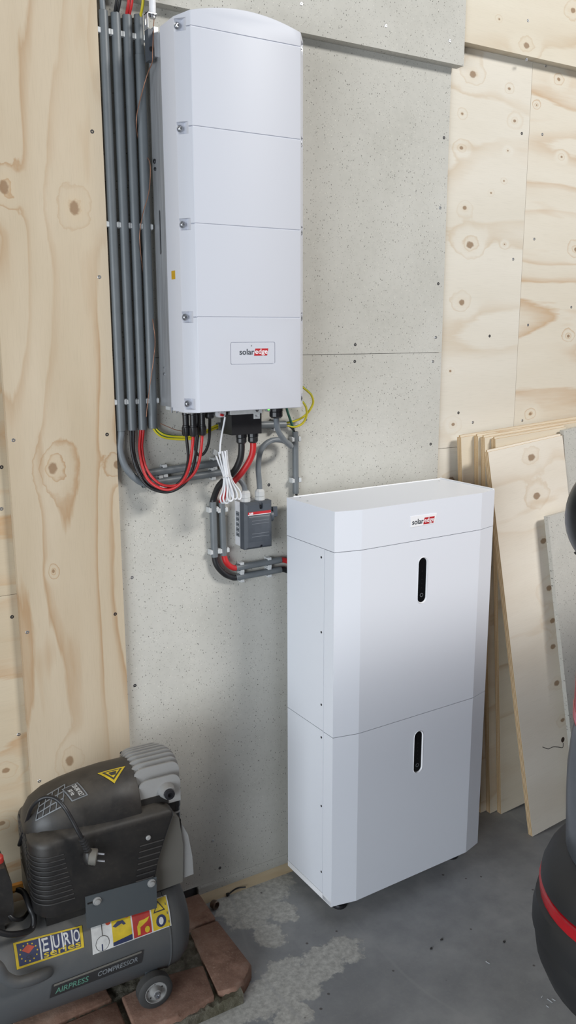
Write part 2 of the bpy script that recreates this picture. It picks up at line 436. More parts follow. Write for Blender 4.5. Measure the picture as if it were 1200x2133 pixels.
screws(b2, [(0.2468, 0.0000, 1.4999), (0.5281, 0.0000, 1.4945), (0.5292, 0.0000, 1.2504), (0.0870, 0.0000, 1.3476), (-0.4296, 0.0000, 0.6931), (-0.4251, 0.0000, 0.9807), (-0.1998, 0.0000, 0.0850), (-0.2204, 0.0000, 0.1774), (-0.0299, -0.0000, 1.1787)], True)

# plywood behind, front face at y = 0.012
KR = [[(0.6505, 0.0120, 2.2920), (0.7939, 0.0120, 2.2732), (0.6166, 0.0120, 2.1844), (0.6177, 0.0120, 2.0940), (0.8214, 0.0120, 2.1890), (0.6654, 0.0120, 1.8307), (0.6392, 0.0120, 1.9325), (0.8001, 0.0120, 2.1044), (0.6423, 0.0120, 1.6652), (0.6070, 0.0120, 1.4642), (0.6264, 0.0120, 1.3029), (0.6272, 0.0120, 1.1302), (0.7903, 0.0120, 2.0189), (0.8048, 0.0120, 1.8388), (0.7404, 0.0120, 1.9813)], [.011, .005, .004, .006, .005, .012, .007, .003, .010, .004, .006, .012, .003, .003, .003]]
KRl = [(p[0], p[2], r) for p, r in zip(*KR)]
ply_right = ply('pine_plywood_pale', 'x', KRl, 4.0, 7.0, (214, 207, 193), (221, 215, 203), (192, 168, 136), 0.5, 2.6, 0.8)
KQ = [(p[0], p[2], r) for p, r in zip([(0.9961, 0.0120, 2.3267), (0.9089, 0.0120, 2.2432), (1.0289, 0.0120, 2.1089), (1.1207, 0.0120, 1.8377), (0.9562, 0.0120, 1.3185), (1.1109, 0.0120, 1.5653)], [.006, .003, .004, .008, .006, .006])]
ply_right2 = ply('pine_plywood_streaked', 'x', KQ, 11.0, 8.0, (213, 204, 187), (220, 213, 199), (190, 158, 122), 0.8, 3.0, 0.8)
p1 = O('plywood_panel', B((0.40, 0.012, 1.2325), (0.8830, 0.030, 2.60)), ply_right, wall, bevel=0.0008, seg=1)
p2 = O('plywood_panel', B((0.8842, 0.012, 1.2325), (2.10, 0.030, 2.60)), ply_right2, wall, bevel=0.0008, seg=1)
p3 = O('plywood_panel', B((0.40, 0.012, 0.0), (2.10, 0.030, 1.2312)), ply_right, wall, bevel=0.0008, seg=1)
KU = [(p[0], p[2], r) for p, r in zip([(0.8222, -0.0200, 2.3846), (1.0048, -0.0200, 2.5076), (0.7113, -0.0200, 2.4352)], [.010, .009, .003])]
p4 = O('plywood_panel', B((0.5815, -0.020, 2.358), (2.10, 0.0115, 3.2)), ply('pine_plywood_upper', 'x', KU, 21.0, 7.0, (210, 200, 181), (217, 209, 192), (186, 158, 122), 0.5), wall, bevel=0.001, seg=1)
screws(p4, [(0.8228, -0.0200, 2.4501), (0.8250, -0.0200, 2.3483)])
screws(p1, [(0.8534, 0.0120, 2.1580), (0.8440, 0.0120, 1.7970), (0.7608, 0.0120, 1.5668), (0.7068, 0.0120, 1.3043), (0.6460, 0.0120, 1.3371)], True)
screws(p2, [(0.9380, 0.0120, 2.3558), (0.9399, 0.0120, 2.1646), (0.9298, 0.0120, 1.8605), (0.9232, 0.0120, 1.6003), (0.9208, 0.0120, 1.2986), (1.1157, 0.0120, 1.6573)])

# wide vertical plywood strip over the left edge of the boards
KS = [(p[0], p[2], r) for p, r in zip([(-0.5290, -0.0200, 1.8489), (-0.6114, -0.0200, 1.2756), (-0.6250, -0.0200, 1.0316), (-0.6140, -0.0200, 0.5430), (-0.4588, -0.0200, 1.2709), (-0.6785, -0.0200, 1.8801)], [.013, .012, .004, .012, .009, .012])]
strip_m = ply('pine_plywood_cathedral', 'z', KS, 2.0, 8.5, (188, 172, 147), (198, 183, 160), (166, 131, 93), 0.75, 4.2, 0.75)
strip = O('plywood_strip', B((-0.708, -0.020, 0.0), (-0.457, -0.0005, 3.2)), strip_m, wall, bevel=0.001, seg=1)
screws(strip, [(-0.4804, -0.0200, 2.0114), (-0.4796, -0.0200, 1.7032), (-0.4790, -0.0200, 1.3446), (-0.6952, -0.0200, 1.3453), (-0.4797, -0.0200, 0.9005), (-0.6942, -0.0200, 0.8938), (-0.4805, -0.0200, 0.5284), (-0.6904, -0.0200, 0.5108)], True)
KL = [(p[0], p[2], r) for p, r in zip([(-0.7630, 0.0000, 0.5502), (-0.7815, 0.0000, 0.4155), (-0.7326, 0.0000, 1.1672)], [.008, .007, .006])]
lw = O('plywood_panel', B((-2.2, 0.0, 0.985), (-0.623, 0.018, 3.2)), ply('pine_plywood_left', 'x', [], 33.0, 8.0, (190, 174, 148), (199, 185, 161), (182, 138, 90), 0.75), wall)
lw2 = O('plywood_panel', B((-2.2, 0.0, 0.0), (-0.623, 0.018, 0.984)), ply('pine_plywood_left_low', 'x', KL, 37.0, 10.0, (190, 174, 148), (199, 185, 161), (176, 132, 86), 0.75), wall)
screws(lw, [(-0.7211, 0.0000, 1.2842), (-0.7279, 0.0000, 1.1890)], True)
screws(lw2, [(-0.7222, 0.0000, 0.9307), (-0.7267, 0.0000, 0.6345)], True)

trim = O('trim_1', prism([(-0.016, 0.0), (0.0, 0.0), (0.0, 0.022), (-0.005, 0.020), (-0.014, 0.008)], 'x', -0.272, 0.40), ply('pine_batten', 'x', [], 50.0, 6.0, (206, 186, 152), (214, 196, 164), (180, 146, 104), 0.5), None, bevel=0.001, seg=1)
tag(trim, kind='structure')

# ================================================================ CLAY BRICK BASE UNDER THE COMPRESSOR
bb = empty('brick_base', (-0.55, -0.2, 0)); tag(bb, 'reddish clay brick plinth with crumbling mortar under the compressor', 'brick base')
def brick(poly, h=0.045, mat=None, bev=0.005):
    bm = prism(poly, 'z', 0.001, h)
    bmesh.ops.bevel(bm, geom=[e for e in bm.edges], offset=bev, segments=2, profile=0.5, affect='EDGES', clamp_overlap=True)
    bmesh.ops.triangulate(bm, faces=[f for f in bm.faces if len(f.verts) > 4])
    for v in bm.verts:
        v.co += Vector((random.uniform(-1, 1), random.uniform(-1, 1), random.uniform(-1, 1))) * 0.0012
    return O('brick', bm, mat or CLAY, bb, 50)
CLAY = clay()
brick([(-0.40, -0.132), (-0.281, -0.137), (-0.274, -0.018), (-0.40, -0.014)])
brick([(-0.390, -0.372), (-0.345, -0.382), (-0.318, -0.368), (-0.300, -0.352), (-0.279, -0.335), (-0.281, -0.146), (-0.358, -0.142), (-0.374, -0.24)])
brick([(-0.602, -0.384), (-0.50, -0.392), (-0.402, -0.378), (-0.384, -0.272), (-0.480, -0.258), (-0.592, -0.265)], 0.044)
brick([(-0.83, -0.40), (-0.615, -0.386), (-0.606, -0.270), (-0.83, -0.275)], 0.042)
brick([(-0.83, -0.262), (-0.612, -0.258), (-0.612, -0.15), (-0.83, -0.15)], 0.038)
brick([(-0.83, -0.14), (-0.612, -0.14), (-0.612, -0.022), (-0.83, -0.022)], 0.043)
brick([(-0.60, -0.14), (-0.412, -0.132), (-0.412, -0.022), (-0.60, -0.022)], 0.044)
bm = bmesh.new(); nx, ny = 60, 40
gr = [[bm.verts.new((-0.835 + 0.548 * i / nx, -0.392 + 0.372 * j / ny, 0.026 + 0.009 * random.random())) for j in range(ny + 1)] for i in range(nx + 1)]
for i in range(nx):
    for j in range(ny):
        x = gr[i][j].co.x; y = gr[i][j].co.y
        if x > -0.34 and y < -0.37 + (x + 0.34) * 0.9: continue
        bm.faces.new((gr[i][j], gr[i + 1][j], gr[i + 1][j + 1], gr[i][j + 1]))
bmesh.ops.delete(bm, geom=[v for v in bm.verts if not v.link_faces], context='VERTS')
ext = bmesh.ops.extrude_edge_only(bm, edges=[e for e in bm.edges if len(e.link_faces) == 1])
for v in [g_ for g_ in ext['geom'] if isinstance(g_, bmesh.types.BMVert)]: v.co.z = 0.0005
O('mortar', bm, mortar(), bb, 60)

# ================================================================ INVERTER ON THE WALL
IX0, IX1, IZ0 = -0.3402, -0.0201, 1.4003
inv = empty('inverter', (-0.18, 0, 1.40)); tag(inv, 'tall white wall mounted solar inverter with arched top and logo plate', 'inverter')
def ztop(x): return 2.226 + 0.029 * (1 - ((x + 0.18) / 0.16) ** 2)
def inv_ring(y, inset, z0, top=0.0, n=18):
    a, b = IX0 + inset, IX1 - inset
    r = [(a, y, z0), (b, y, z0)]
    for k in range(n + 1):
        x = b + (a - b) * k / n; r.append((x, y, ztop(x) + top))
    return r
cov = O('front_cover', rings_loft(bmesh.new(), [inv_ring(-0.083, 0.0, IZ0), inv_ring(-0.1545, 0, IZ0), inv_ring(-0.1575, 0.001, IZ0 ), inv_ring(-0.1855, 0.0245, IZ0 ), inv_ring(-0.1868, 0.027, IZ0 + 0.001, -0.001)]), MT['white_inv'], inv, 25)
cb = bmesh.new()
SZ = [2.2045, 2.010, 1.812, 1.613]
SCZ = [2.209, 2.0075, 1.811, 1.613, 1.4195]
for z in SZ: box(cb, (-0.3185, -0.20, z - 0.0016), (IX1 - 0.022, -0.1850, z + 0.0016))
for z in SZ: box(cb, (-0.3255, -0.20, z - 0.0013), (-0.3145, -0.1780, z + 0.0013))
cut(cov, cb)
cb = bmesh.new()
for z in SCZ:
    box(cb, (IX0 - 0.01, -0.20, z - 0.0125), (IX0 + 0.0185, -0.1565, z + 0.0125))
    box(cb, (IX1 - 0.0185, -0.20, z - 0.0125), (IX1 + 0.01, -0.1565, z + 0.0125))
cut(cov, cb)
for z in SCZ:
    for x in (IX0 + 0.0085, IX1 - 0.0085):
        bm = revolve(bmesh.new(), (x, -0.1560, z), (0, -1, 0), [(0, 0.0075), (0.0012, 0.0075), (0.0014, 0.0052), (0.005, 0.0050), (0.0056, 0.0042), (0.0056, 0.0022), (0.002, 0.002)], 14)
        O('cover_screw', bm, MT['steel'], inv, 30)
cas = O('heat_sink_casing', B((IX0 + 0.002, -0.0828, IZ0 + 0.006), (IX1 - 0.003, -0.012, 2.218)), MT['alu'], inv, bevel=0.002)
O('mounting_rail', B((-0.29, -0.0125, 1.55), (-0.07, 0.0, 2.15)), MT['steel'], inv)
cut(cas, prism(pill(-0.0435, 1.8055, 0.010, 0.098), 'x', IX0 - 0.01, IX0 + 0.020))
O('handle_insert', prism(pill(-0.0435, 1.8055, 0.0096, 0.0976), 'x', IX0 + 0.0035, IX0 + 0.0195), MT['black_plastic'], inv, 35)
for (y, z, r) in ((-0.028, 1.962, 0.0055), (-0.030, 1.945, 0.004), (-0.045, 1.498, 0.002), (-0.045, 1.483, 0.0035)):
    O('side_bolt', revolve(bmesh.new(), (IX0 + 0.0035, y, z), (-1, 0, 0), [(0, r), (0.004, r), (0.005, r * 0.8), (0.005, r * 0.4), (0.003, r * 0.35)], 8), MT['dark_steel' if z > 1.9 else 'steel'], inv, 30)
O('warning_sticker', B((IX0 - 0.0006, -0.128, 1.697), (IX0 + 0.001, -0.108, 1.7155)), MT['gold_label'], inv)
# logo plate: a shallow framed rectangle
def rrect(x0, x1, z0, z1, r, n=4):
    out = []
    for cx, cz, a0 in ((x1 - r, z1 - r, 0), (x0 + r, z1 - r, PI / 2), (x0 + r, z0 + r, PI), (x1 - r, z0 + r, 1.5 * PI)):
        for k in range(n + 1): a = a0 + PI / 2 * k / n; out.append((cx + r * math.cos(a), cz + r * math.sin(a)))
    return out
cb = prism(rrect(-0.2345, -0.1160, 1.5065, 1.5575, 0.004), 'y', -0.20, -0.1852); cut(cov, cb)
plate = O('logo_plate', prism(rrect(-0.2330, -0.1175, 1.5080, 1.5560, 0.003), 'y', -0.1869, -0.1840), MT['white_inv'], inv, bevel=0.0004, seg=1)
def logo(parent, X0, Z0, w_, h_, ys, shear=0.22):
    # "solar" in charcoal, then "edge" in white on a red slanted block
    f = lambda s, t, h: (X0 + s * w_ * 0.515, ys - 0.0003 * h, Z0 + h_ * 0.16 + t * h_ * 0.80)
    place_text('logo_word', 'solar', MT['dark_print'], parent, f, 0.012)
    xl, xr = X0 + w_ * 0.535, X0 + w_ * 1.0
    O('logo_block', prism([(xl - h_ * 0.12, Z0), (xr - h_ * 0.12, Z0), (xr + h_ * 0.10, Z0 + h_), (xl + h_ * 0.10, Z0 + h_)], 'y', ys, ys - 0.0004), MT['red_print'], parent)
    f = lambda s, t, h: (xl + h_ * 0.06 + s * (xr - xl - h_ * 0.10), ys - 0.0005 - 0.0003 * h, Z0 + h_ * 0.02 + t * h_ * 0.94)
    place_text('logo_word', 'edge', MT['white_print'], parent, f, 0.012)
logo(plate, -0.2110, 1.5260, 0.0745, 0.0165, -0.1870)
O('light_pipe', B((-0.1805, -0.1874, 1.5475), (-0.1785, -0.1866, 1.5505)), MT['grey_mark'], plate)

# underside of the inverter: connectors, terminal cover, switch tab, glands, indicator
O('bottom_plate', B((IX0 + 0.012, -0.150, IZ0 - 0.004), (IX1 - 0.012, -0.02, IZ0 + 0.01)), MT['gland'], inv)
def mc4(x, y, zb):
    bm = revolve(bmesh.new(), (x, y, IZ0 + 0.002), (0, 0, -1), [(0, 0.0085), (0.012, 0.0085), (0.013, 0.0075), (0.036, 0.0075), (0.037, 0.0085), (0.040, 0.0085), (0.041, 0.0098), (0.058, 0.0095), (0.062, 0.0075)], 14)
    o = O('plug_connector', bm, MT['black_plastic'], inv, 30)
    for k in range(8):
        a = 2 * PI * k / 8
        O('grip_rib', B((x + 0.0092 * math.cos(a) - 0.0008, y + 0.0092 * math.sin(a) - 0.0008, IZ0 - 0.056), (x + 0.0092 * math.cos(a) + 0.0008, y + 0.0092 * math.sin(a) + 0.0008, IZ0 - 0.040)), MT['black_plastic'], o)
M1, M2, M3_, M4 = (-0.3186, -0.1150, 1.3724), (-0.3069, -0.1300, 1.3730), (-0.2807, -0.1000, 1.3689), (-0.2797, -0.1220, 1.3708)
for p in (M1, M2, M3_, M4): mc4(p[0], p[1], 0)
def gland(name, p, r, drop, mat, parent):
    # hexagon collar and ribbed dome nut pointing down
    o = O(name, revolve(bmesh.new(), p, (0, 0, -1), [(0, r), (drop * 0.42, r), (drop * 0.44, r * 0.88), (drop * 0.5, r * 0.94), (drop * 0.85, r * 0.94), (drop, r * 0.7)], 12), mat, parent, 20)
    return o
G1 = (-0.2546, -0.1100, 1.3890); gland('cable_gland', (G1[0], G1[1], IZ0), 0.0125, 0.022, MT['black_plastic'], inv)
G2 = (-0.2018, -0.1150, 1.3868); gland('cable_gland', (G2[0], G2[1], IZ0), 0.010, 0.018, MT['black_plastic'], inv)
G3 = (-0.0758, -0.1200, 1.3892); gland('cable_gland', (G3[0], G3[1], IZ0), 0.0175, 0.030, MT['black_plastic'], inv)
PS = (-0.2418, -0.1250, 1.3781)
tab = O('switch_tab', prism([(PS[0], IZ0), (PS[0], 1.385), (PS[0] + 0.004, 1.381), (PS[0] + 0.018, 1.381), (PS[0] + 0.022, 1.386), (PS[0] + 0.022, IZ0)], 'y', -0.128, -0.105), MT['switch_base'], inv, bevel=0.001)
place_text('switch_marking', 'P 1 0', MT['dark_print'], tab, lambda s, t, h: (PS[0] + 0.002 + s * 0.018, -0.1282 - 0.0003 * h, 1.393 + t * 0.0045), 0.01)
O('rocker', cyl((PS[0] + 0.007, -0.1285, 1.3875), (PS[0] + 0.015, -0.1285, 1.3855), 0.003, 10), MT['cable_red'], tab)
TB = (-0.2052, -0.1300, 1.3384); TC = (-0.1230, -0.1300, 1.3333)
blk = O('terminal_cover', B((TB[0], -0.130, 1.3360), (TC[0], -0.070, 1.3860)), MT['black_plastic'], inv, bevel=0.003)
O('terminal_lid', B((TB[0] - 0.001, -0.1315, 1.3855), (TC[0] + 0.001, -0.068, IZ0)), MT['gland'], inv, bevel=0.002)
latch = O('latch', prism([(TC[0] - 0.022, 1.387), (TC[0] - 0.022, 1.373), (TC[0] - 0.006, 1.373), (TC[0] - 0.006, 1.387)], 'y', -0.1335, -0.130), MT['gland'], inv, bevel=0.0008)
cut(latch, B((TC[0] - 0.0185, -0.14, 1.3785), (TC[0] - 0.0095, -0.1301, 1.3825)))
O('lid_screw', revolve(bmesh.new(), (TC[0] - 0.014, -0.1312, 1.3935), (0, -1, 0), [(0, 0.004), (0.002, 0.004), (0.002, 0.002), (0.001, 0.002)], 10), MT['steel'], inv)
GA = (-0.1664, -0.1050, 1.3038); GB = (-0.1340, -0.1050, 1.3039)
for p in (GA, GB): gland('cable_gland', (p[0], p[1], 1.337), 0.0135, 0.026, MT['black_plastic'], inv)
LD = (-0.1119, -0.1400, 1.3901)
O('indicator_window', B((LD[0] - 0.005, -0.146, IZ0 - 0.010), (LD[0] + 0.005, -0.136, IZ0 + 0.002)), MT['clear'], inv)
O('indicator_led', B((LD[0] - 0.0022, -0.1468, IZ0 - 0.0065), (LD[0] + 0.0022, -0.1455, IZ0 - 0.002)), MT['led'], inv)
for px in ((-0.3434, -0.0900, 1.4021), (-0.3357, -0.1000, 1.3980)):
    O('casing_foot_screw', cyl((px[0], px[1], IZ0 + 0.006), (px[0], px[1], IZ0 - 0.006), 0.003, 8), MT['steel'], inv)

# ================================================================ CONDUITS AND CABLES
def clip_mesh(r):
    bm = bmesh.new(); a = r + 0.0005
    box(bm, (-a - 0.0045, -0.004, -0.007), (a + 0.0045, 0.0, 0.007))
    for s in (-1, 1):
        x0, x1 = sorted((s * a, s * (a + 0.004)))
        box(bm, (x0, -0.0165, -0.007), (x1, 0.0, 0.007))
        x2, x3 = sorted((s * (a - 0.0025), s * (a + 0.005)))
        box(bm, (x2, -0.0195, -0.0055), (x3, -0.0160, 0.0055))
    bmesh.ops.bevel(bm, geom=bm.edges[:], offset=0.0007, segments=1, affect='EDGES')
    me = mesh(bm, 'clip', 30); me.materials.append(MT['clip']); return me
CLIP = clip_mesh(0.0105); CLIP_S = clip_mesh(0.0088)
def conduit(p0, p1, r, label, clips=(), small=False, group=None, y=None):
    p0, p1 = Vector(p0), Vector(p1)
    o = O('conduit', pipe(p0, p1, r), MT['pvc'], None, 30); tag(o, label, 'conduit', group)
    d = p1 - p0
    for t in clips:
        q_ = p0 + d * t
        link('clip', CLIP_S if small else CLIP, None, o, (q_.x, 0.0, q_.z), (0, math.atan2(d.x, d.z), 0))
    return o
CX = [-0.4415, -0.4135, -0.3870, -0.3605]
names4 = ['first of four tall grey conduits, the one against the plywood strip, carrying a grey cable', 'tall grey conduit carrying black solar cables beside the inverter', 'tall grey conduit carrying red solar cables beside the inverter', 'tall grey conduit carrying a yellow green wire right beside the inverter']
for i, x in enumerate(CX):
    zt, zb = (2.261, 1.350) if i < 3 else (2.266, 1.352)
    c4 = conduit((x, -0.0135, zb), (x, -0.0135, zt), 0.0105 if i < 3 else 0.0100, names4[i], [(1.4185 - zb) / (zt - zb), (1.8195 - zb) / (zt - zb), (2.2205 - zb) / (zt - zb)], False, 'tall conduits left of the inverter')
    if i == 3: O('coupling', pipe((x, -0.0135, 1.3515), (x, -0.0135, 2.185), 0.0112), MT['pvc'], c4, 30)
H1 = ((-0.3806, -0.0135, 1.2423), (-0.1677, -0.0135, 1.2539)); H2 = ((-0.3941, -0.0135, 1.2162), (-0.1709, -0.0135, 1.2279))
conduit(*H1, 0.0095, 'upper of two grey conduits running level behind the solar cable loops', [0.22, 0.86])
conduit(*H2, 0.0095, 'lower of two grey conduits running level behind the solar cable loops', [0.22, 0.86])
conduit((-0.1873, -0.0130, 1.3464), (0.0140, -0.0130, 1.3399), 0.0098, 'short grey conduit running level right under the inverter', [0.1, 0.84])
conduit((0.0477, -0.0115, 1.1492), (0.0463, -0.0115, 1.3186), 0.0085, 'short upright grey conduit above the battery cabinet', [0.22, 0.88], True)
conduit((-0.2011, -0.0115, 1.0053), (-0.2033, -0.0115, 1.1527), 0.0092, 'upright grey sleeve holding the thick black battery cable', [0.10, 0.86], True)
conduit((-0.1745, -0.0115, 1.0055), (-0.1778, -0.0115, 1.1488), 0.0085, 'upright grey sleeve holding the thick red battery cable', [0.10, 0.86], True)
conduit((-0.1397, -0.0115, 0.9663), (-0.0003, -0.0115, 0.9690), 0.0088, 'sloping grey sleeve on the red cable entering the battery cabinet', [0.12, 0.72], True)
conduit((-0.1401, -0.0115, 0.9398), (-0.0005, -0.0115, 0.9417), 0.0088, 'sloping grey sleeve on the black cable entering the battery cabinet', [0.12, 0.72], True)

def cable(name, pts, r, mat, label, cat='cable', group=None, seg=10):
    return tag(O(name, tube(pts, r, seg), mat, None, 60), label, cat, group)
def top_in(i, dx=0.0): return [(CX[i] + dx, -0.0135, 2.20), (CX[i] + dx, -0.0135, 2.25), (CX[i] + dx * 1.3, -0.015, 2.285), (CX[i] + dx * 1.6 + 0.004, -0.020, 2.36)]
cable('grey_cable', [(CX[0], -0.0135, 2.20), (CX[0], -0.0135, 2.26), (CX[0] - 0.001, -0.016, 2.30), (CX[0] + 0.001, -0.036, 2.38)], 0.0065, MT['cable_grey'], 'grey cable rising out of the top of its conduit')
cable('black_cable', [(p[0], p[1] - (0.022 if p[2] > 2.27 else 0), p[2]) for p in top_in(1, -0.003)], 0.0032, MT['cable_black'], 'black solar cable rising out of a conduit top', group='solar cables at the conduit tops')
cable('black_cable', [(p[0], p[1] - (0.022 if p[2] > 2.27 else 0), p[2]) for p in top_in(1, 0.003)], 0.0032, MT['cable_black'], 'black solar cable rising out of a conduit top', group='solar cables at the conduit tops')
cable('red_cable', [(p[0], p[1] - (0.022 if p[2] > 2.27 else 0), p[2]) for p in top_in(2, -0.003)], 0.0032, MT['cable_red'], 'red solar cable rising out of a conduit top', group='red solar cables at the conduit tops')
cable('red_cable', [(p[0], p[1] - (0.022 if p[2] > 2.27 else 0), p[2]) for p in top_in(2, 0.003)], 0.0032, MT['cable_red'], 'red solar cable rising out of a conduit top', group='red solar cables at the conduit tops')
cable('earth_wire', [(p[0], p[1] - (0.022 if p[2] > 2.27 else 0), p[2]) for p in top_in(3, 0.002)], 0.0032, MT['yg'], 'yellow green earth wire rising out of a conduit top', 'wire')

cable('grey_cable', [(-0.4399, -0.0135, 1.3702), (-0.4424, -0.0135, 1.3417), (-0.4467, -0.0140, 1.3040), (-0.4356, -0.0180, 1.2618), (-0.4101, -0.0180, 1.2314), (-0.3828, -0.0135, 1.2175), (-0.3321, -0.0135, 1.2200)], 0.0085, MT['cable_grey'], 'grey cable bending from the tall conduit into the level conduit')
cable('solar_cable', [(-0.4159, -0.0135, 1.3689), (-0.4170, -0.0135, 1.3436), (-0.4183, -0.0180, 1.2977), (-0.4091, -0.0300, 1.2471), (-0.3893, -0.0450, 1.2146), (-0.3574, -0.0600, 1.2008), (-0.3297, -0.0750, 1.2076), (-0.3053, -0.0900, 1.2324), (-0.2921, -0.1000, 1.2748)] + [(M3_[0], M3_[1], 1.345), (M3_[0], M3_[1], 1.37)], 0.0036, MT['cable_black'], 'black solar cable looping to the middle plug under the inverter')
cable('solar_cable', [(-0.4099, -0.0135, 1.3685), (-0.4110, -0.0135, 1.3432), (-0.4127, -0.0160, 1.2971), (-0.4037, -0.0260, 1.2508), (-0.3858, -0.0400, 1.2206), (-0.3563, -0.0550, 1.2070), (-0.3310, -0.0700, 1.2152), (-0.3151, -0.0900, 1.2426), (-0.3127, -0.1100, 1.2858)] + [(M1[0], M1[1], 1.345), (M1[0], M1[1], 1.37)], 0.0036, MT['cable_black'], 'black solar cable looping to the leftmost plug under the inverter')
cable('solar_cable', [(-0.3904, -0.0135, 1.3675), (-0.3927, -0.0135, 1.3421), (-0.4001, -0.0220, 1.3015), (-0.3971, -0.0400, 1.2475), (-0.3803, -0.0600, 1.2195), (-0.3518, -0.0800, 1.2093), (-0.3262, -0.1000, 1.2287), (-0.3139, -0.1200, 1.2722)] + [(M2[0], M2[1], 1.345), (M2[0], M2[1], 1.37)], 0.0036, MT['cable_red'], 'red solar cable in the larger loop below the inverter plugs')
cable('solar_cable', [(-0.3831, -0.0135, 1.3671), (-0.3865, -0.0135, 1.3417), (-0.3931, -0.0200, 1.3031), (-0.3886, -0.0350, 1.2554), (-0.3646, -0.0550, 1.2208), (-0.3294, -0.0750, 1.2170), (-0.3007, -0.1000, 1.2405), (-0.2864, -0.1150, 1.2786)] + [(M4[0], M4[1], 1.345), (M4[0], M4[1], 1.37)], 0.0036, MT['cable_red'], 'red solar cable in the inner loop below the inverter plugs')
cable('black_cable', [(G1[0], G1[1], 1.39)] + [(-0.2514, -0.1050, 1.3678), (-0.2503, -0.0950, 1.3202), (-0.2578, -0.0850, 1.2926), (-0.2710, -0.0800, 1.2871), (-0.2796, -0.0800, 1.3030), (-0.2761, -0.0800, 1.3379), (-0.2715, -0.0800, 1.3667)], 0.0036, MT['cable_black'], 'thin black cable in a tight loop from its gland back up')
cable('earth_wire', [(-0.3604, -0.0135, 1.3775), (-0.3589, -0.0135, 1.3517), (-0.3423, -0.0170, 1.3322), (-0.3122, -0.0200, 1.3235), (-0.2716, -0.0300, 1.3219), (-0.2296, -0.0250, 1.3319), (-0.1874, -0.0130, 1.3427), (-0.1491, -0.0130, 1.3442)], 0.0032, MT['yg'], 'lower yellow green wire sagging from the conduit end under the plugs', 'wire')
cable('earth_wire', [(-0.3554, -0.0135, 1.3772), (-0.3538, -0.0135, 1.3537), (-0.3366, -0.0190, 1.3368), (-0.3064, -0.0220, 1.3293), (-0.2714, -0.0300, 1.3278), (-0.2272, -0.0200, 1.3349), (-0.1873, -0.0130, 1.3488), (-0.1490, -0.0130, 1.3479)], 0.0030, MT['yg'], 'upper yellow green wire sagging from the conduit end under the plugs', 'wire')
cable('earth_wire', [(-0.0140, -0.0130, 1.3427), (0.0170, -0.0130, 1.3435), (0.0517, -0.0200, 1.3512), (0.0741, -0.0300, 1.3688), (0.0844, -0.0400, 1.3945), (0.0734, -0.0500, 1.4159), (0.0551, -0.0600, 1.4284), (0.0326, -0.0700, 1.4409)], 0.0030, MT['yg'], 'yellow green wire in the wide loop beside the inverter corner', 'wire')
cable('earth_wire', [(-0.0140, -0.0130, 1.3389), (0.0170, -0.0130, 1.3371), (0.0394, -0.0180, 1.3325), (0.0592, -0.0250, 1.3397), (0.0665, -0.0350, 1.3593), (0.0570, -0.0500, 1.3838), (0.0372, -0.0650, 1.4008), (0.0209, -0.0700, 1.4093)], 0.0030, MT['yg'], 'yellow green wire in the tight loop beside the inverter corner', 'wire')
cable('black_cable', [(-0.0140, -0.0130, 1.3402), (0.0170, -0.0130, 1.3384), (0.0313, -0.0140, 1.3313), (0.0427, -0.0125, 1.3189), (0.0463, -0.0115, 1.2978), (0.0463, -0.0115, 1.2653)], 0.0030, MT['cable_black'], 'thin black wire turning down into the short upright conduit')
cable('green_wire', [(-0.0049, -0.0500, 1.3917), (0.0054, -0.0400, 1.3755), (0.0277, -0.0200, 1.3474), (0.0400, -0.0120, 1.3254), (0.0448, -0.0115, 1.2979)], 0.0034, MT['cable_green'], 'dark green wire dropping into the short upright conduit', 'wire')
cable('green_wire', [(0.0477, -0.0115, 1.1705), (0.0492, -0.0115, 1.1490), (0.0523, -0.0140, 1.1385), (0.0560, -0.0180, 1.1254)], 0.0034, MT['cable_black'], 'dark wire leaving the short conduit behind the battery cabinet', 'wire')
cable('grey_cable', [(G3[0], G3[1], 1.385)] + [(-0.0729, -0.1170, 1.3613), (-0.0636, -0.1080, 1.3382), (-0.0376, -0.0900, 1.3128), (-0.0054, -0.0650, 1.2930), (0.0125, -0.0450, 1.2858), (0.0126, -0.0300, 1.2918), (-0.0045, -0.0240, 1.2999), (-0.0309, -0.0240, 1.3017), (-0.0568, -0.0260, 1.2910), (-0.0725, -0.0280, 1.2684), (-0.0783, -0.0300, 1.2324), (-0.0758, -0.0300, 1.1939), (-0.0746, -0.0300, 1.1720)], 0.0072, MT['cable_grey'], 'grey cable looping from the inverter to the right gland of the switch', seg=12)
cable('grey_cable', [(-0.1902, -0.0135, 1.2258), (-0.1654, -0.0135, 1.2287), (-0.1442, -0.0180, 1.2199), (-0.1294, -0.0240, 1.2043), (-0.1205, -0.0280, 1.1889), (-0.1176, -0.0300, 1.1711)], 0.0070, MT['cable_grey'], 'grey cable from the level conduit to the left gland of the switch', seg=12)
cable('battery_cable', [(GA[0], GA[1], 1.325)] + [(-0.1666, -0.1050, 1.2942), (-0.1683, -0.1000, 1.2710), (-0.1758, -0.0850, 1.2418), (-0.1891, -0.0600, 1.2175), (-0.1974, -0.0350, 1.1948), (-0.2006, -0.0150, 1.1644), (-0.2027, -0.0115, 1.1464), (-0.2025, -0.0115, 1.0956)], 0.0082, MT['cable_black'], 'thick black battery cable sweeping down into its upright sleeve', seg=14)
cable('battery_cable', [(GB[0], GB[1], 1.325)] + [(-0.1341, -0.1050, 1.2943), (-0.1385, -0.1000, 1.2711), (-0.1514, -0.0850, 1.2398), (-0.1661, -0.0600, 1.2092), (-0.1772, -0.0350, 1.1828), (-0.1773, -0.0150, 1.1570), (-0.1773, -0.0115, 1.1411), (-0.1769, -0.0115, 1.0925)], 0.0080, MT['cable_red'], 'thick red battery cable sweeping down into its upright sleeve', seg=14)
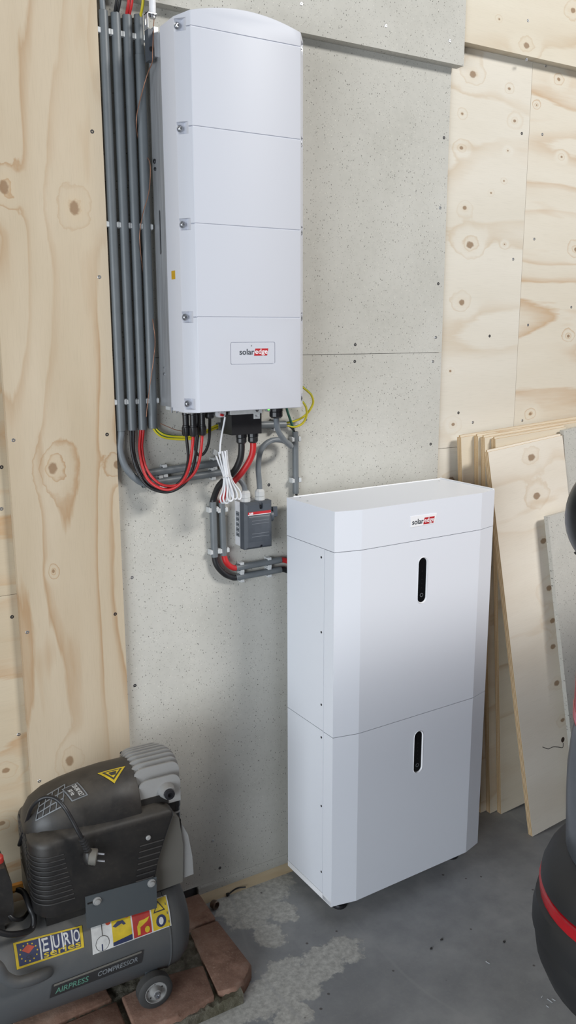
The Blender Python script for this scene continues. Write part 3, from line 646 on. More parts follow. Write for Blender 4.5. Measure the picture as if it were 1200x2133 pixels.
cable('battery_cable', [(-0.2019, -0.0115, 1.0313), (-0.2012, -0.0115, 1.0027), (-0.1946, -0.0140, 0.9789), (-0.1763, -0.0160, 0.9570), (-0.1535, -0.0125, 0.9435), (-0.1344, -0.0115, 0.9390), (-0.0684, -0.0115, 0.9403)], 0.0078, MT['cable_black'], 'thick black battery cable bending between its two sleeves', seg=14)
cable('battery_cable', [(-0.1741, -0.0115, 1.0276), (-0.1731, -0.0115, 1.0040), (-0.1677, -0.0140, 0.9855), (-0.1530, -0.0125, 0.9712), (-0.1325, -0.0115, 0.9659), (-0.0681, -0.0115, 0.9672)], 0.0076, MT['cable_red'], 'thick red battery cable bending between its two sleeves', seg=14)
cable('battery_cable', [(-0.0382, -0.0115, 0.9677), (-0.0003, -0.0115, 0.9684), (0.0172, -0.0130, 0.9642), (0.0385, -0.0160, 0.9536)], 0.0076, MT['cable_red'], 'short red cable end entering behind the battery cabinet', seg=14)
cable('battery_cable', [(-0.0384, -0.0115, 0.9412), (-0.0005, -0.0115, 0.9417), (0.0171, -0.0130, 0.9368), (0.0385, -0.0160, 0.9246)], 0.0076, MT['cable_black'], 'short black cable end entering behind the battery cabinet', seg=14)

# white coiled network cable
nc = empty('network_cable', (-0.2166, -0.1100, 1.2368)); tag(nc, 'white network cable tied in a hanging bundle below the inverter', 'cable')
bm = tube([(-0.2149, -0.1150, 1.3805), (-0.2182, -0.1130, 1.3608), (-0.2224, -0.1100, 1.3375), (-0.2258, -0.1080, 1.3141), (-0.2276, -0.1080, 1.2908)], 0.0025, 8)
O('lead', bm, MT['cable_white'], nc, 60)
bm = bmesh.new()
loops = [(449, 464, 462, -.100), (455, 468, 470, -.104), (460, 472, 479, -.108), (464, 476, 488, -.112), (468, 480, 496, -.106), (472, 484, 501, -.098)]
LP = [[(-0.2354, -0.1000, 1.2892), (-0.2268, -0.1000, 1.2661), (-0.2163, -0.1040, 1.2324), (-0.2186, -0.1020, 1.1999), (-0.2256, -0.1020, 1.1813), (-0.2220, -0.1020, 1.1676), (-0.2113, -0.1020, 1.1689), (-0.2070, -0.1020, 1.1866), (-0.2096, -0.1060, 1.2237), (-0.2143, -0.1060, 1.2539), (-0.2201, -0.1060, 1.2900)],
      [(-0.2294, -0.1040, 1.2951), (-0.2222, -0.1040, 1.2662), (-0.2157, -0.1080, 1.2329), (-0.2164, -0.1080, 1.2006), (-0.2208, -0.1080, 1.1794), (-0.2157, -0.1080, 1.1668), (-0.2050, -0.1080, 1.1693), (-0.2034, -0.1080, 1.1873), (-0.2090, -0.1100, 1.2242), (-0.2148, -0.1100, 1.2605), (-0.2219, -0.1100, 1.2965)],
      [(-0.2210, -0.1080, 1.2950), (-0.2176, -0.1080, 1.2664), (-0.2138, -0.1120, 1.2333), (-0.2104, -0.1120, 1.2030), (-0.2121, -0.1120, 1.1840), (-0.2057, -0.1120, 1.1712), (-0.1963, -0.1120, 1.1751), (-0.1960, -0.1120, 1.1920), (-0.2060, -0.1120, 1.2242), (-0.2119, -0.1120, 1.2605), (-0.2151, -0.1120, 1.2962)],
      [(-0.2147, -0.1060, 1.2967), (-0.2127, -0.1060, 1.2657), (-0.2091, -0.1080, 1.2323), (-0.2004, -0.1080, 1.2039), (-0.1980, -0.1080, 1.1867), (-0.1903, -0.1080, 1.1738), (-0.1821, -0.1080, 1.1791), (-0.1858, -0.1080, 1.1964), (-0.2000, -0.1080, 1.2243), (-0.2073, -0.1080, 1.2596), (-0.2092, -0.1080, 1.2977)],
      [(-0.2075, -0.1020, 1.2957), (-0.2081, -0.1020, 1.2648), (-0.2045, -0.1040, 1.2313), (-0.1916, -0.1040, 1.2060), (-0.1852, -0.1040, 1.1884), (-0.1761, -0.1040, 1.1717), (-0.1692, -0.1040, 1.1771), (-0.1730, -0.1040, 1.1933), (-0.1940, -0.1040, 1.2219), (-0.2039, -0.1040, 1.2588), (-0.2061, -0.1040, 1.2828)]]
for k, lp in enumerate(LP): tube(lp, 0.0024, 8, 5, bm)
O('coil', bm, MT['cable_white'], nc, 60)
O('bundle_tie', tube([(-0.2170, -0.1000, 1.2283), (-0.2217, -0.1200, 1.2351), (-0.2112, -0.1200, 1.2354), (-0.1958, -0.1000, 1.2276), (-0.2025, -0.0920, 1.2246), (-0.2170, -0.1000, 1.2283)], 0.0014, 6), MT['cable_white'], nc, 60)
pg = (-0.2378, -0.1000, 1.2941)
O('plug', prism([(pg[0] - 0.007, pg[2] - 0.004), (pg[0] + 0.003, pg[2] - 0.009), (pg[0] + 0.007, pg[2] + 0.003), (pg[0] - 0.003, pg[2] + 0.008)], 'y', -0.105, -0.095), MT['clear'], nc, bevel=0.0008)

# bare copper capillary and its bracket above the inverter
cw = empty('thermostat_bracket', (-0.36, -0.05, 2.17)); tag(cw, 'small metal bracket with dark sensor body beside the inverter top', 'bracket')
b0 = (-0.3463, -0.0580, 2.2187); bt = (-0.3448, -0.0580, 2.2590); bbm = (-0.3485, -0.0580, 2.1625); bsl = (-0.3459, -0.0580, 2.2312)
arm = O('bracket_arm', B((b0[0] - 0.014, -0.066, bsl[2] - 0.004), (b0[0] - 0.0125, -0.044, bt[2] - 0.001)), MT['alu'], cw)
cut(arm, B((b0[0] - 0.02, -0.060, bsl[2] + 0.004), (b0[0] - 0.005, -0.051, bsl[2] + 0.018)))
O('bracket_shelf', B((b0[0] - 0.014, -0.066, bt[2] - 0.003), (b0[0] + 0.008, -0.044, bt[2] - 0.001)), MT['alu'], cw, bevel=0.0008, seg=1)
O('washer_nut', revolve(bmesh.new(), (b0[0] + 0.002, -0.056, bt[2] - 0.001), (0, 0, -1), [(0, 0.010), (0.003, 0.010), (0.004, 0.007), (0.008, 0.007), (0.008, 0.004)], 14), MT['steel'], cw)
O('rail_clip', B((b0[0] - 0.001, -0.068, bbm[2] + 0.008), (b0[0] + 0.009, -0.046, bsl[2] - 0.001)), MT['alu'], cw, bevel=0.002)
O('sensor_body', B((b0[0] - 0.014, -0.066, bbm[2] - 0.001), (b0[0] - 0.002, -0.046, bsl[2] - 0.006)), MT['switch_dark'], cw, bevel=0.002)
O('sensor_boss', revolve(bmesh.new(), (b0[0] - 0.008, -0.066, bbm[2] + 0.022), (0, -1, 0), [(0, 0.005), (0.002, 0.005), (0.002, 0.003), (0.001, 0.003)], 12), MT['black_plastic'], cw)
tag(O('white_tube', pipe((b0[0] + 0.002, -0.056, bt[2] + 0.0002), (b0[0] + 0.002, -0.062, 2.42), 0.0075), MT['cable_white'], None), 'white plastic tube rising from the small metal bracket', 'tube')
cable('copper_wire', [(-0.3410, -0.0560, 2.2488), (-0.3443, -0.0600, 2.2357), (-0.3514, -0.0720, 2.2046), (-0.3537, -0.0720, 2.1756), (-0.3530, -0.0660, 2.1579), (-0.3554, -0.0450, 2.1413), (-0.3619, -0.0300, 2.1114), (-0.3728, -0.0280, 2.0757), (-0.3790, -0.0260, 2.0455), (-0.3715, -0.0120, 2.0136), (-0.3578, -0.0120, 1.9813), (-0.3519, -0.0300, 1.9584), (-0.3528, -0.0320, 1.9250), (-0.3589, -0.0320, 1.8883), (-0.3717, -0.0310, 1.8511), (-0.3796, -0.0300, 1.8193), (-0.3828, -0.0290, 1.7876), (-0.3717, -0.0120, 1.7253), (-0.3571, -0.0120, 1.6382), (-0.3557, -0.0260, 1.6025), (-0.3541, -0.0300, 1.5581), (-0.3608, -0.0300, 1.5100), (-0.3715, -0.0300, 1.4538), (-0.3794, -0.0300, 1.4085), (-0.3821, -0.0280, 1.3821)], 0.0011, MT['copper'], 'bare copper wire threaded between the tall conduits', 'wire', seg=6)
cable('copper_wire', [(-0.3478, -0.0300, 1.3642), (-0.3302, -0.0350, 1.3555), (-0.3137, -0.0400, 1.3480), (-0.2919, -0.0450, 1.3425)], 0.0011, MT['copper'], 'short bare copper wire end behind the solar plugs', 'wire', seg=6)

# ================================================================ ISOLATOR SWITCH BOX
sx0, sx1, sz0, sz1 = -0.1335, -0.0505, 1.0225, 1.1480
sw = empty('isolator_switch', (-0.09, 0, 1.02)); tag(sw, 'slate grey isolator switch box with red stripe and side lever', 'switch')
O('base', B((sx0, -0.028, sz0 + 0.006), (sx1, 0.0, sz1 - 0.001)), MT['switch_base'], sw, bevel=0.0015)
def srng(y, i): return [(sx0 + i, y, sz0 + i), (sx1 - i, y, sz0 + i), (sx1 - i, y, sz1 - i), (sx0 + i, y, sz1 - i)]
cover = O('cover', rings_loft(bmesh.new(), [srng(-0.028, 0), srng(-0.050, 0.0005), srng(-0.058, 0.007)]), MT['switch_dark'], sw, bevel=0.0012)
scx = (sx0 + sx1) / 2 + 0.006
cb = bmesh.new()
cyl((scx, -0.07, sz1 - 0.014), (scx, -0.050, sz1 - 0.014), 0.0055, 14, 0, cb); cyl((scx, -0.07, sz0 + 0.006), (scx, -0.050, sz0 + 0.006), 0.0045, 14, 0, cb)
cut(cover, cb)
cb = bmesh.new(); box(cb, (scx - 0.0055, -0.07, sz1 - 0.013), (scx + 0.0055, -0.052, sz1 + 0.003)); cut(cover, cb)
for z in (sz1 - 0.014, sz0 + 0.006): O('cover_screw', cyl((scx, -0.0495, z), (scx, -0.0525, z), 0.0035, 10), MT['dark_steel'], sw)
O('stripe', B((sx0 + 0.008, -0.0586, sz1 - 0.0315), (sx1 - 0.0068, -0.0579, sz1 - 0.0245)), MT['red_print'], sw)
O('stripe_edge', B((sx0 + 0.008, -0.0585, sz1 - 0.0330), (sx1 - 0.0068, -0.0579, sz1 - 0.0316)), MT['white_print'], sw)
place_text('maker_mark', 'ABB', MT['white_print'], sw, lambda s, t, h: (sx0 + 0.0105 + s * 0.0125, -0.0587 - 0.0003 * h, sz1 - 0.0305 + t * 0.0050), 0.02)
pan = O('raised_panel', rings_loft(bmesh.new(), [[(sx0 + 0.010, -0.0578, sz0 + 0.020), (sx1 - 0.010, -0.0578, sz0 + 0.020), (sx1 - 0.010, -0.0578, sz1 - 0.036), (sx0 + 0.010, -0.0578, sz1 - 0.036)], [(sx0 + 0.015, -0.0605, sz0 + 0.030), (sx1 - 0.012, -0.0605, sz0 + 0.030), (sx1 - 0.012, -0.0605, sz1 - 0.041), (sx0 + 0.015, -0.0605, sz1 - 0.041)]]), MT['switch_dark'], sw, bevel=0.0008)
for z in (sz1 - 0.048, sz1 - 0.056, sz0 + 0.043, sz0 + 0.035): O('ridge', B((sx0 + 0.018, -0.0613, z - 0.0006), (sx1 - 0.014, -0.0604, z + 0.0006)), MT['switch_line'], sw)
O('side_label', B((sx0 - 0.0004, -0.0255, sz0 + 0.030), (sx0 + 0.001, -0.006, sz1 - 0.028)), MT['grey_mark'], sw)
for k in range(9): O('label_line', B((sx0 - 0.0007, -0.023, sz0 + 0.034 + k * 0.007), (sx0 + 0.001, -0.009, sz0 + 0.036 + k * 0.007)), MT['switch_base' if k % 2 else 'dark_print'], sw)
lev = O('lever_hub', cyl((sx1 - 0.001, -0.034, sz0 + 0.080), (sx1 + 0.009, -0.034, sz0 + 0.080), 0.016, 20, 0.001), MT['switch_dark'], sw)
O('lever', prism([(-0.046, sz0 + 0.079), (-0.026, sz0 + 0.072), (-0.022, sz0 + 0.1015), (-0.044, sz0 + 0.1050)], 'x', sx1 + 0.008, sx1 + 0.021), MT['switch_dark'], sw, bevel=0.0015)
for p in ((-0.1176, -0.0300, 1.1661), (-0.0748, -0.0300, 1.1618)):
    g_ = O('gland', revolve(bmesh.new(), (p[0], -0.030, sz1 - 0.003), (0, 0, 1), [(0, 0.0135), (0.011, 0.0135), (0.012, 0.0115), (0.014, 0.0135), (0.026, 0.0130), (0.031, 0.0095), (0.032, 0.0078)], 10), MT['gland'], sw, 20)

# ================================================================ BATTERY CABINET
BW, BD = 0.548, 0.2364
bat = empty('battery_cabinet', (0, -0.0437, 0), 0.0260, local=True); tag(bat, 'white floor standing battery cabinet of two modules with black status displays', 'battery')
ZB, ZM, ZC, ZT = 0.0492, 0.5468, 1.0444, 1.1481
plan = [(0, 0), (0, -0.2203), (0.0721, -BD), (BW - 0.0641, -BD), (BW, -0.2203), (BW, 0)]
ys_ = -0.178
def ring(i, z):
    c = (BW / 2, -0.12); return [(p[0] + (i if p[0] < c[0] else -i), p[1] + (i if p[1] < c[1] else -i), z) for p in plan]
O('core', prism([(0.003, -0.004), (0.003, -0.2185), (0.0725, -BD + 0.003), (BW - 0.0645, -BD + 0.003), (BW - 0.003, -0.2185), (BW - 0.003, -0.004)], 'z', ZB + 0.012, ZC + 0.01), MT['casing_dark'], bat)
top = O('top_cover', prism(plan, 'z', ZC + 0.0009, ZT), MT['white'], bat, 7, bevel=0.0022)
O('top_rim', B((BW - 0.0035, -0.2190, ZT - 0.002), (BW - 0.0005, 0.0, ZT + 0.0032)), MT['white_rim'], bat, bevel=0.0006, seg=1)
O('top_rim', B((0.02, -0.004, ZT - 0.002), (BW - 0.004, 0.0, ZT + 0.0018)), MT['white_rim'], bat, bevel=0.0006, seg=1)
for x, y in ((0.03, -0.02), (BW - 0.035, -0.03), (0.02, -0.07)): O('top_screw', cyl((x, y, ZT - 0.001), (x, y, ZT + 0.0008), 0.0025, 10), MT['steel'], bat)
fr_plan = [(0, ys_), (0, -0.2203), (0.0721, -BD), (BW - 0.0641, -BD), (BW, -0.2203), (BW, ys_), (BW - 0.02, ys_), (0.02, ys_)]
def pocket(o, cx, cz, w_, h_):
    cut(o, prism(pill(cx, cz, w_, h_), 'y', -BD - 0.02, -BD + 0.007), 7)
d1, d1b, d1t = (0.2771, -0.2364, 0.9338), (0.2779, -0.2364, 0.8695), (0.2762, -0.2364, 0.9960)
d2, d2b, d2t = (0.2811, -0.2364, 0.4353), (0.2826, -0.2364, 0.3719), (0.2796, -0.2364, 0.4979)
for (z0, z1, d, db, dt, nm) in ((ZM + 0.0009, ZC - 0.0009, d1, d1b, d1t, 'upper'), (ZB, ZM - 0.0009, d2, d2b, d2t, 'lower')):
    f = O('front_cover', prism(fr_plan, 'z', z0, z1), MT['white'], bat, 7, bevel=0.0018)
    hh = dt[2] - db[2]; cz = (dt[2] + db[2]) / 2; ww = 0.0315
    pocket(f, d[0], cz, ww, hh)
    rim = pill(d[0], cz, ww + 0.003, hh + 0.003); inn = pill(d[0], cz, ww - 0.004, hh - 0.004)
    bm = bmesh.new()
    rings_loft(bm, [[(p[0], -BD - 0.0002, p[1]) for p in rim], [(p[0], -BD - 0.0014, p[1]) for p in pill(d[0], cz, ww + 0.001, hh + 0.001)], [(p[0], -BD + 0.0025, p[1]) for p in inn], [(p[0], -BD + 0.0062, p[1]) for p in inn]], cap=False)
    O('display_bezel', bm, MT['white_rim'], f, 40)
    dsp = O('status_display', prism(inn, 'y', -BD + 0.0068, -BD + 0.0022), MT['black_gloss'], f, 35)
    zc_ = cz - hh / 2 + 0.022
    ringm = bmesh.new(); rings_loft(ringm, [[(d[0] + r * math.cos(2 * PI * k / 20), y, zc_ + r * math.sin(2 * PI * k / 20)) for k in range(20)] for r, y in ((0.0054, -BD + 0.0022), (0.0054, -BD + 0.0018), (0.0043, -BD + 0.0018), (0.0043, -BD + 0.0022))], cap=False)
    O('button_ring', ringm, MT['grey_mark'], dsp)
    for k in range(5): O('charge_dot', cyl((d[0], -BD + 0.0022, zc_ + 0.020 + k * 0.0115), (d[0], -BD + 0.0019, zc_ + 0.020 + k * 0.0115), 0.0011, 8), MT['dark_steel'], dsp)
    O('side_panel', B((0.0006, ys_ + 0.0024, z0 + (0.016 if nm == 'lower' else 0)), (0.012, 0.0, z1)), MT['white'], bat, bevel=0.001)
    O('side_panel', B((BW - 0.012, ys_ + 0.0009, z0), (BW - 0.0006, 0.0, z1)), MT['white'], bat, bevel=0.001)
    O('back_panel', B((0.013, -0.012, z0), (BW - 0.013, -0.0005, z1)), MT['white'], bat)
O('base_rail', B((0.0, -0.2195, ZB - 0.002), (0.010, 0.0, ZB + 0.0150)), MT['white_rim'], bat, bevel=0.001)
O('base_plate', B((0.012, -0.215, ZB - 0.003), (BW - 0.012, -0.005, ZB + 0.012)), MT['steel'], bat)
for p in ((0.0000, -0.1627, 1.0198), (0.0000, -0.1646, 0.8199), (0.0000, -0.1666, 0.6192), (0.0000, -0.1675, 0.5264), (0.0000, -0.1694, 0.3261), (0.0000, -0.1713, 0.1275)):
    O('panel_screw', revolve(bmesh.new(), (0.0008, p[1], p[2]), (-1, 0, 0), [(0, 0.0032), (0.0008, 0.0032), (0.0012, 0.0024), (0.0012, 0.0014), (0.0005, 0.0012)], 10), MT['dark_steel'], bat)
for x in (0.062, BW - 0.062):
    for y in (-0.172, -0.045):
        O('foot', revolve(bmesh.new(), (x, y, 0.0), (0, 0, 1), [(0, 0.021), (0.004, 0.022), (0.010, 0.020), (0.013, 0.010), (0.013, 0.006), (0.052, 0.006)], 16), MT['dark_steel'], bat)
lp = [(0.2291, -0.2364, 1.1121), (0.3201, -0.2364, 1.1104), (0.3111, -0.2364, 1.0842), (0.2302, -0.2364, 1.0826)]
bp = O('badge', prism([(p[0], p[2]) for p in lp], 'y', -BD - 0.0010, -BD + 0.001), MT['white_rim'], bat, bevel=0.0005, seg=1)
lo_, hi_ = (0.2348, -0.2364, 1.0884), (0.3119, -0.2364, 1.1048)
logo(bp, lo_[0], lo_[2] - 0.002, hi_[0] - lo_[0] - 0.002, 0.0175, -BD - 0.0012)

# ================================================================ BOARDS LEANING ON THE WALL
EDGE = ply_edge('plywood_edge_plies', 0.018)
def plank(name, BL, TL, TR, thick, mats, label, cat, tongue=True, group=None):
    # local frame: x across the width, z up the length, y into the thickness (away from the viewer)
    BL, TL, TR = Vector(BL), Vector(TL), Vector(TR)
    ez = (TL - BL); H = ez.length; ez.normalize(); ex = TR - TL; ex = (ex - ez * ex.dot(ez)); Wd = ex.length; ex.normalize(); ey = ez.cross(ex)
    bm = B((0, 0, 0), (Wd, thick, H))
    if tongue: box(bm, (0.002, thick * 0.30, H), (Wd - 0.002, thick * 0.66, H + 0.006))
    o = O(name, bm, mats, None, 30)
    for pl in o.data.polygons:
        pl.material_index = 0 if abs(pl.normal.y) > 0.9 and len(mats) > 1 else len(mats) - 1
    o.matrix_world = Matrix.Translation(BL) @ Matrix((ex, ey, ez)).transposed().to_4x4()
    return tag(o, label, cat, group)
MP = [ply('loose_plywood_%d' % k, 'x', [(0.12, 0.5, .008)], 60.0 + 7 * k, 7.0, (216, 204, 182), (224, 213, 194), (188, 156, 118), 0.6) for k in range(4)]
plank('plywood_board', (0.700, -0.056, 0.001), (0.628, -0.024, 1.266), (1.16, -0.022, 1.275), 0.018, [MP[0], EDGE], 'long plywood board at the back of the leaning pile, against the wall', 'board')
plank('plywood_board', (0.735, -0.075, 0.001), (0.678, -0.044, 1.268), (1.14, -0.042, 1.272), 0.018, [MP[1], EDGE], 'second plywood board from the wall in the leaning pile', 'board')
plank('plywood_board', (0.760, -0.094, 0.001), (0.686, -0.064, 1.266), (1.12, -0.062, 1.272), 0.018, [MP[2], EDGE], 'third plywood board from the wall in the leaning pile', 'board')
plank('plywood_board', (0.788, -0.116, 0.001), (0.711, -0.084, 1.262), (1.02, -0.082, 1.268), 0.018, [MP[3], EDGE], 'fourth plywood board from the wall, behind the knotty leaning board', 'board')
# knotty front board: its knots are measured along the board
BLp, TLp, TRp = Vector((0.781, -0.262, 0.001)), Vector((0.6623, -0.1060, 1.2285)), Vector((0.9791, -0.1060, 1.2540))
KB = [(0.1735, 1.197, 0.013), (0.1783, 1.0751, 0.013), (0.1862, 0.929, 0.011), (0.1893, 0.7751, 0.011), (0.1886, 0.6674, 0.01), (0.1786, 0.5838, 0.01), (0.1781, 0.4609, 0.011), (0.186, 0.3319, 0.008)]
fb_m = ply('loose_plywood_knotty', 'x', KB, 91.0, 5.0, (222, 212, 196), (229, 221, 207), (196, 168, 132), 0.45, 2.4, 1.2)
fb = plank('plywood_board', BLp, TLp, TRp, 0.018, [fb_m, EDGE], 'knotty plywood board standing in front of the leaning pile', 'board')
kh = (0.1787, 0.2664)
cut(fb, cyl((kh[0], -0.01, kh[1]), (kh[0], 0.012, kh[1]), 0.0092, 16))
O('loose_knot', cyl((kh[0], 0.0121, kh[1]), (kh[0], 0.0015, kh[1]), 0.0089, 12), plain('dead_knot_wood', (58, 44, 34), 0.8), fb)
cr = [(0.1771, 0.2553), (0.1729, 0.2418), (0.1519, 0.251), (0.1288, 0.2594), (0.1091, 0.2598), (0.0852, 0.275)]
O('crack', tube([(c_[0], -0.0002, c_[1]) for c_ in cr], 0.0011, 5, 4), MT['black_plastic'], fb)
plank('cement_board_offcut', (1.125, -0.170, 0.001), (0.9816, -0.1060, 1.2736), (1.62, -0.106, 1.285), 0.016, [MT['cement']], 'tall grey cement board offcut leaning beside the knotty board', 'board', False)
plank('cement_board_offcut', (0.945, -0.315, 0.001), (0.8599, -0.1720, 1.0220), (0.9682, -0.1720, 1.0343), 0.016, [MT['cement']], 'shorter grey cement board offcut leaning in front of the knotty board', 'board', False)

# ================================================================ AIR COMPRESSOR
cp = empty('air_compressor', (-0.45, -0.22, 0), -0.05, local=True); tag(cp, 'dusty black and grey wheeled air compressor on clay bricks', 'compressor')
MT['tank'] = dusty('grey_painted_tank', (76, 79, 82), (118, 113, 104), 0.6, 0.45)
MT['housing'] = dusty('dusty_black_housing', (24, 24, 26), (104, 96, 84), 0.5, 0.36)
MT['rib'] = dusty('dusty_rib_plastic', (40, 40, 42), (92, 87, 80), 0.45, 0.5)
MT['cast'] = dusty('cast_aluminium', (158, 158, 157), (120, 112, 100), 0.35, 0.5, 0.15)
MT['plate'] = dusty('dark_grey_plate', (70, 76, 80), (96, 92, 86), 0.4, 0.5)
MT['rubber'] = dusty('black_rubber_tyre', (52, 53, 54), (110, 104, 96), 0.5, 0.7)
MT['cast_dark'] = dusty('dull_crankcase', (112, 110, 104), (118, 108, 96), 0.5, 0.6, 0.2)
for k, c in (('yellow', (196, 170, 40)), ('navy', (44, 52, 86)), ('sred', (170, 50, 44)), ('swhite', (200, 200, 198)), ('orange', (180, 74, 52))):
    MT[k] = plain('sticker_' + k, c, 0.5, 0.0, 0.14, 45)
TWc, TRr = 0.19, 0.12
tk = O('tank', revolve(bmesh.new(), (-0.62, 0, TWc), (1, 0, 0), [(0, 0.03), (0.006, 0.07), (0.022, 0.100), (0.045, 0.116), (0.07, TRr), (0.585, TRr), (0.613, 0.116), (0.636, 0.100), (0.650, 0.07), (0.656, 0.03)], 40), MT['tank'], cp, 50)
O('weld_band', revolve(bmesh.new(), (-0.0365, 0, TWc), (1, 0, 0), [(0, TRr), (0.0008, TRr + 0.0016), (0.003, TRr + 0.0016), (0.004, TRr)], 40), MT['tank'], tk)
def mapped(name, mat, parent, pts, fn, th=0.0004, cuts=5):
    # flat outline, subdivided, then laid on a curved surface by fn(point, height)
    bm = bmesh.new(); f = bm.faces.new([bm.verts.new((p[0], p[1], 0)) for p in pts])
    bmesh.ops.triangulate(bm, faces=[f]); bmesh.ops.subdivide_edges(bm, edges=bm.edges[:], cuts=cuts, use_grid_fill=True)
    e = bmesh.ops.extrude_face_region(bm, geom=bm.faces[:]); top_ = {g_ for g_ in e['geom'] if isinstance(g_, bmesh.types.BMVert)}
    for v in bm.verts: v.co = fn((v.co.x, v.co.y), th if v in top_ else 0.0)
    return O(name, bm, mat, parent, 60)
def wrap(u, th, h): r = TRr + 0.0006 + h; return (u, -r * math.cos(th), TWc + r * math.sin(th))
def patch(name, mat, parent, c4, s0, s1, t0, t1, h=0.0, n=6):
    # piece of a sticker given in the unit square of its four corner points (u, angle), laid on the tank
    def at(s, t):
        a = [c4[0][i] * (1 - s) + c4[1][i] * s for i in (0, 1)]; b = [c4[3][i] * (1 - s) + c4[2][i] * s for i in (0, 1)]
        return [b[i] * (1 - t) + a[i] * t for i in (0, 1)]
    bm = bmesh.new()
    lo = [[bm.verts.new(wrap(*at(s0 + (s1 - s0) * i / n, t0 + (t1 - t0) * j / n), h)) for j in range(n + 1)] for i in range(n + 1)]
    for i in range(n):
        for j in range(n): bm.faces.new((lo[i][j], lo[i + 1][j], lo[i + 1][j + 1], lo[i][j + 1]))
    r = bmesh.ops.extrude_face_region(bm, geom=bm.faces[:])
    for v in [g_ for g_ in r['geom'] if isinstance(g_, bmesh.types.BMVert)]:
        d = Vector((0, v.co.y, v.co.z - TWc)).normalized() * 0.0004; v.co += d
    return O(name, bm, mat, parent, 60)
def shape(name, mat, parent, c4, pts, h):
    def at(s, t):
        a = [c4[0][i] * (1 - s) + c4[1][i] * s for i in (0, 1)]; b = [c4[3][i] * (1 - s) + c4[2][i] * s for i in (0, 1)]
        return [b[i] * (1 - t) + a[i] * t for i in (0, 1)]
    return mapped(name, mat, parent, pts, lambda p, hh: wrap(*at(*p), h + hh))
def wtext(s_, mat, parent, c4, s0, s1, t0, t1, h, bold=0.015):
    def fn(s, t, hh):
        s, t = s0 + (s1 - s0) * s, t0 + (t1 - t0) * t
        a = [c4[0][i] * (1 - s) + c4[1][i] * s for i in (0, 1)]; b = [c4[3][i] * (1 - s) + c4[2][i] * s for i in (0, 1)]
        return wrap(b[0] * (1 - t) + a[0] * t, b[1] * (1 - t) + a[1] * t, h + 0.0003 * hh)
    return place_text('lettering', s_, mat, parent, fn, bold)
def circ(cs, ct, rs, rt_, n=14): return [(cs + rs * math.cos(2 * PI * k / n), ct + rt_ * math.sin(2 * PI * k / n)) for k in range(n)]
E4 = [(-0.3748, 0.9586), (-0.2278, 0.8819), (-0.2316, 0.5136), (-0.3760, 0.5167)]
es = patch('brand_sticker', MT['yellow'], tk, E4, 0, 1, 0, 1, 0.0, 10)
patch('sticker_field', MT['navy'], es, E4, 0.04, 0.955, 0.08, 0.92, 0.0005, 10)
for s in (0.355, 0.525, 0.685, 0.83): patch('sticker_bar', MT['swhite'], es, E4, s, s + 0.022, 0.08 if s < 0.5 else 0.2, 0.92, 0.0009, 4)
for s_, a in (('E', 0.395), ('U', 0.557), ('R', 0.715), ('O', 0.860)): wtext(s_, MT['swhite'], es, E4, a, a + 0.092, 0.34, 0.88, 0.0010)
wtext('series', MT['yellow'], es, E4, 0.40, 0.95, 0.10, 0.36, 0.0013, 0.01)
for k in range(12): shape('star', MT['yellow'], es, E4, circ(0.195 + 0.125 * math.cos(2 * PI * k / 12), 0.50 + 0.33 * math.sin(2 * PI * k / 12), 0.012, 0.035, 5), 0.0010)
shape('diamond', MT['orange'], es, E4, [(0.10, 0.62), (0.195, 0.45), (0.29, 0.66), (0.195, 0.80)], 0.0010)
wtext('CE', MT['rib'], es, E4, 0.15, 0.24, 0.25, 0.38, 0.0010)
S4 = [(-0.2090, 0.8938), (-0.0265, 0.9385), (-0.0303, 0.3747), (-0.2157, 0.3360)]
ss = patch('safety_sticker', MT['swhite'], tk, S4, 0, 1, 0, 1, 0.0, 10)
for a, b, m in ((0.255, 0.495, 'yellow'), (0.515, 0.745, 'sred'), (0.765, 0.985, 'yellow')): patch('sticker_field', MT[m], ss, S4, a, b, 0.03, 0.97, 0.0005, 6)
shape('sticker_mark', MT['navy'], ss, S4, [(0.255, 0.03), (0.495, 0.03), (0.495, 0.20), (0.375, 0.06), (0.255, 0.14)], 0.0010)
shape('sticker_mark', MT['navy'], ss, S4, [(0.265, 0.62), (0.33, 0.72), (0.40, 0.70), (0.43, 0.56), (0.40, 0.56), (0.38, 0.62), (0.30, 0.56)], 0.0010)
shape('sticker_mark', MT['navy'], ss, S4, circ(0.875, 0.27, 0.065, 0.19, 18), 0.0010)
shape('sticker_mark', MT['swhite'], ss, S4, circ(0.875, 0.27, 0.030, 0.12, 12), 0.0014)
shape('sticker_mark', MT['rib'], ss, S4, [(0.79, 0.56), (0.945, 0.56), (0.868, 0.92)], 0.0010)
shape('sticker_mark', MT['yellow'], ss, S4, [(0.812, 0.60), (0.923, 0.60), (0.868, 0.84)], 0.0014)
shape('sticker_mark', MT['yellow'], ss, S4, [(0.565, 0.08), (0.60, 0.08), (0.605, 0.30), (0.70, 0.42), (0.735, 0.54), (0.66, 0.50), (0.60, 0.50), (0.565, 0.35)], 0.0010)
shape('sticker_mark', MT['yellow'], ss, S4, circ(0.690, 0.17, 0.032, 0.10, 12), 0.0010)
shape('sticker_mark', MT['orange'], ss, S4, circ(0.215, 0.80, 0.033, 0.09, 12), 0.0010)
shape('sticker_mark', MT['orange'], ss, S4, circ(0.455, 0.82, 0.033, 0.09, 12), 0.0010)
shape('sticker_mark', MT['rib'], ss, S4, [(0.128, 0.42), (0.134, 0.42), (0.134, 0.95), (0.128, 0.95)], 0.0010)
shape('sticker_mark', MT['rib'], ss, S4, circ(0.125, 0.24, 0.085, 0.23, 20), 0.0008)
shape('sticker_mark', MT['swhite'], ss, S4, circ(0.125, 0.24, 0.079, 0.215, 20), 0.0012)
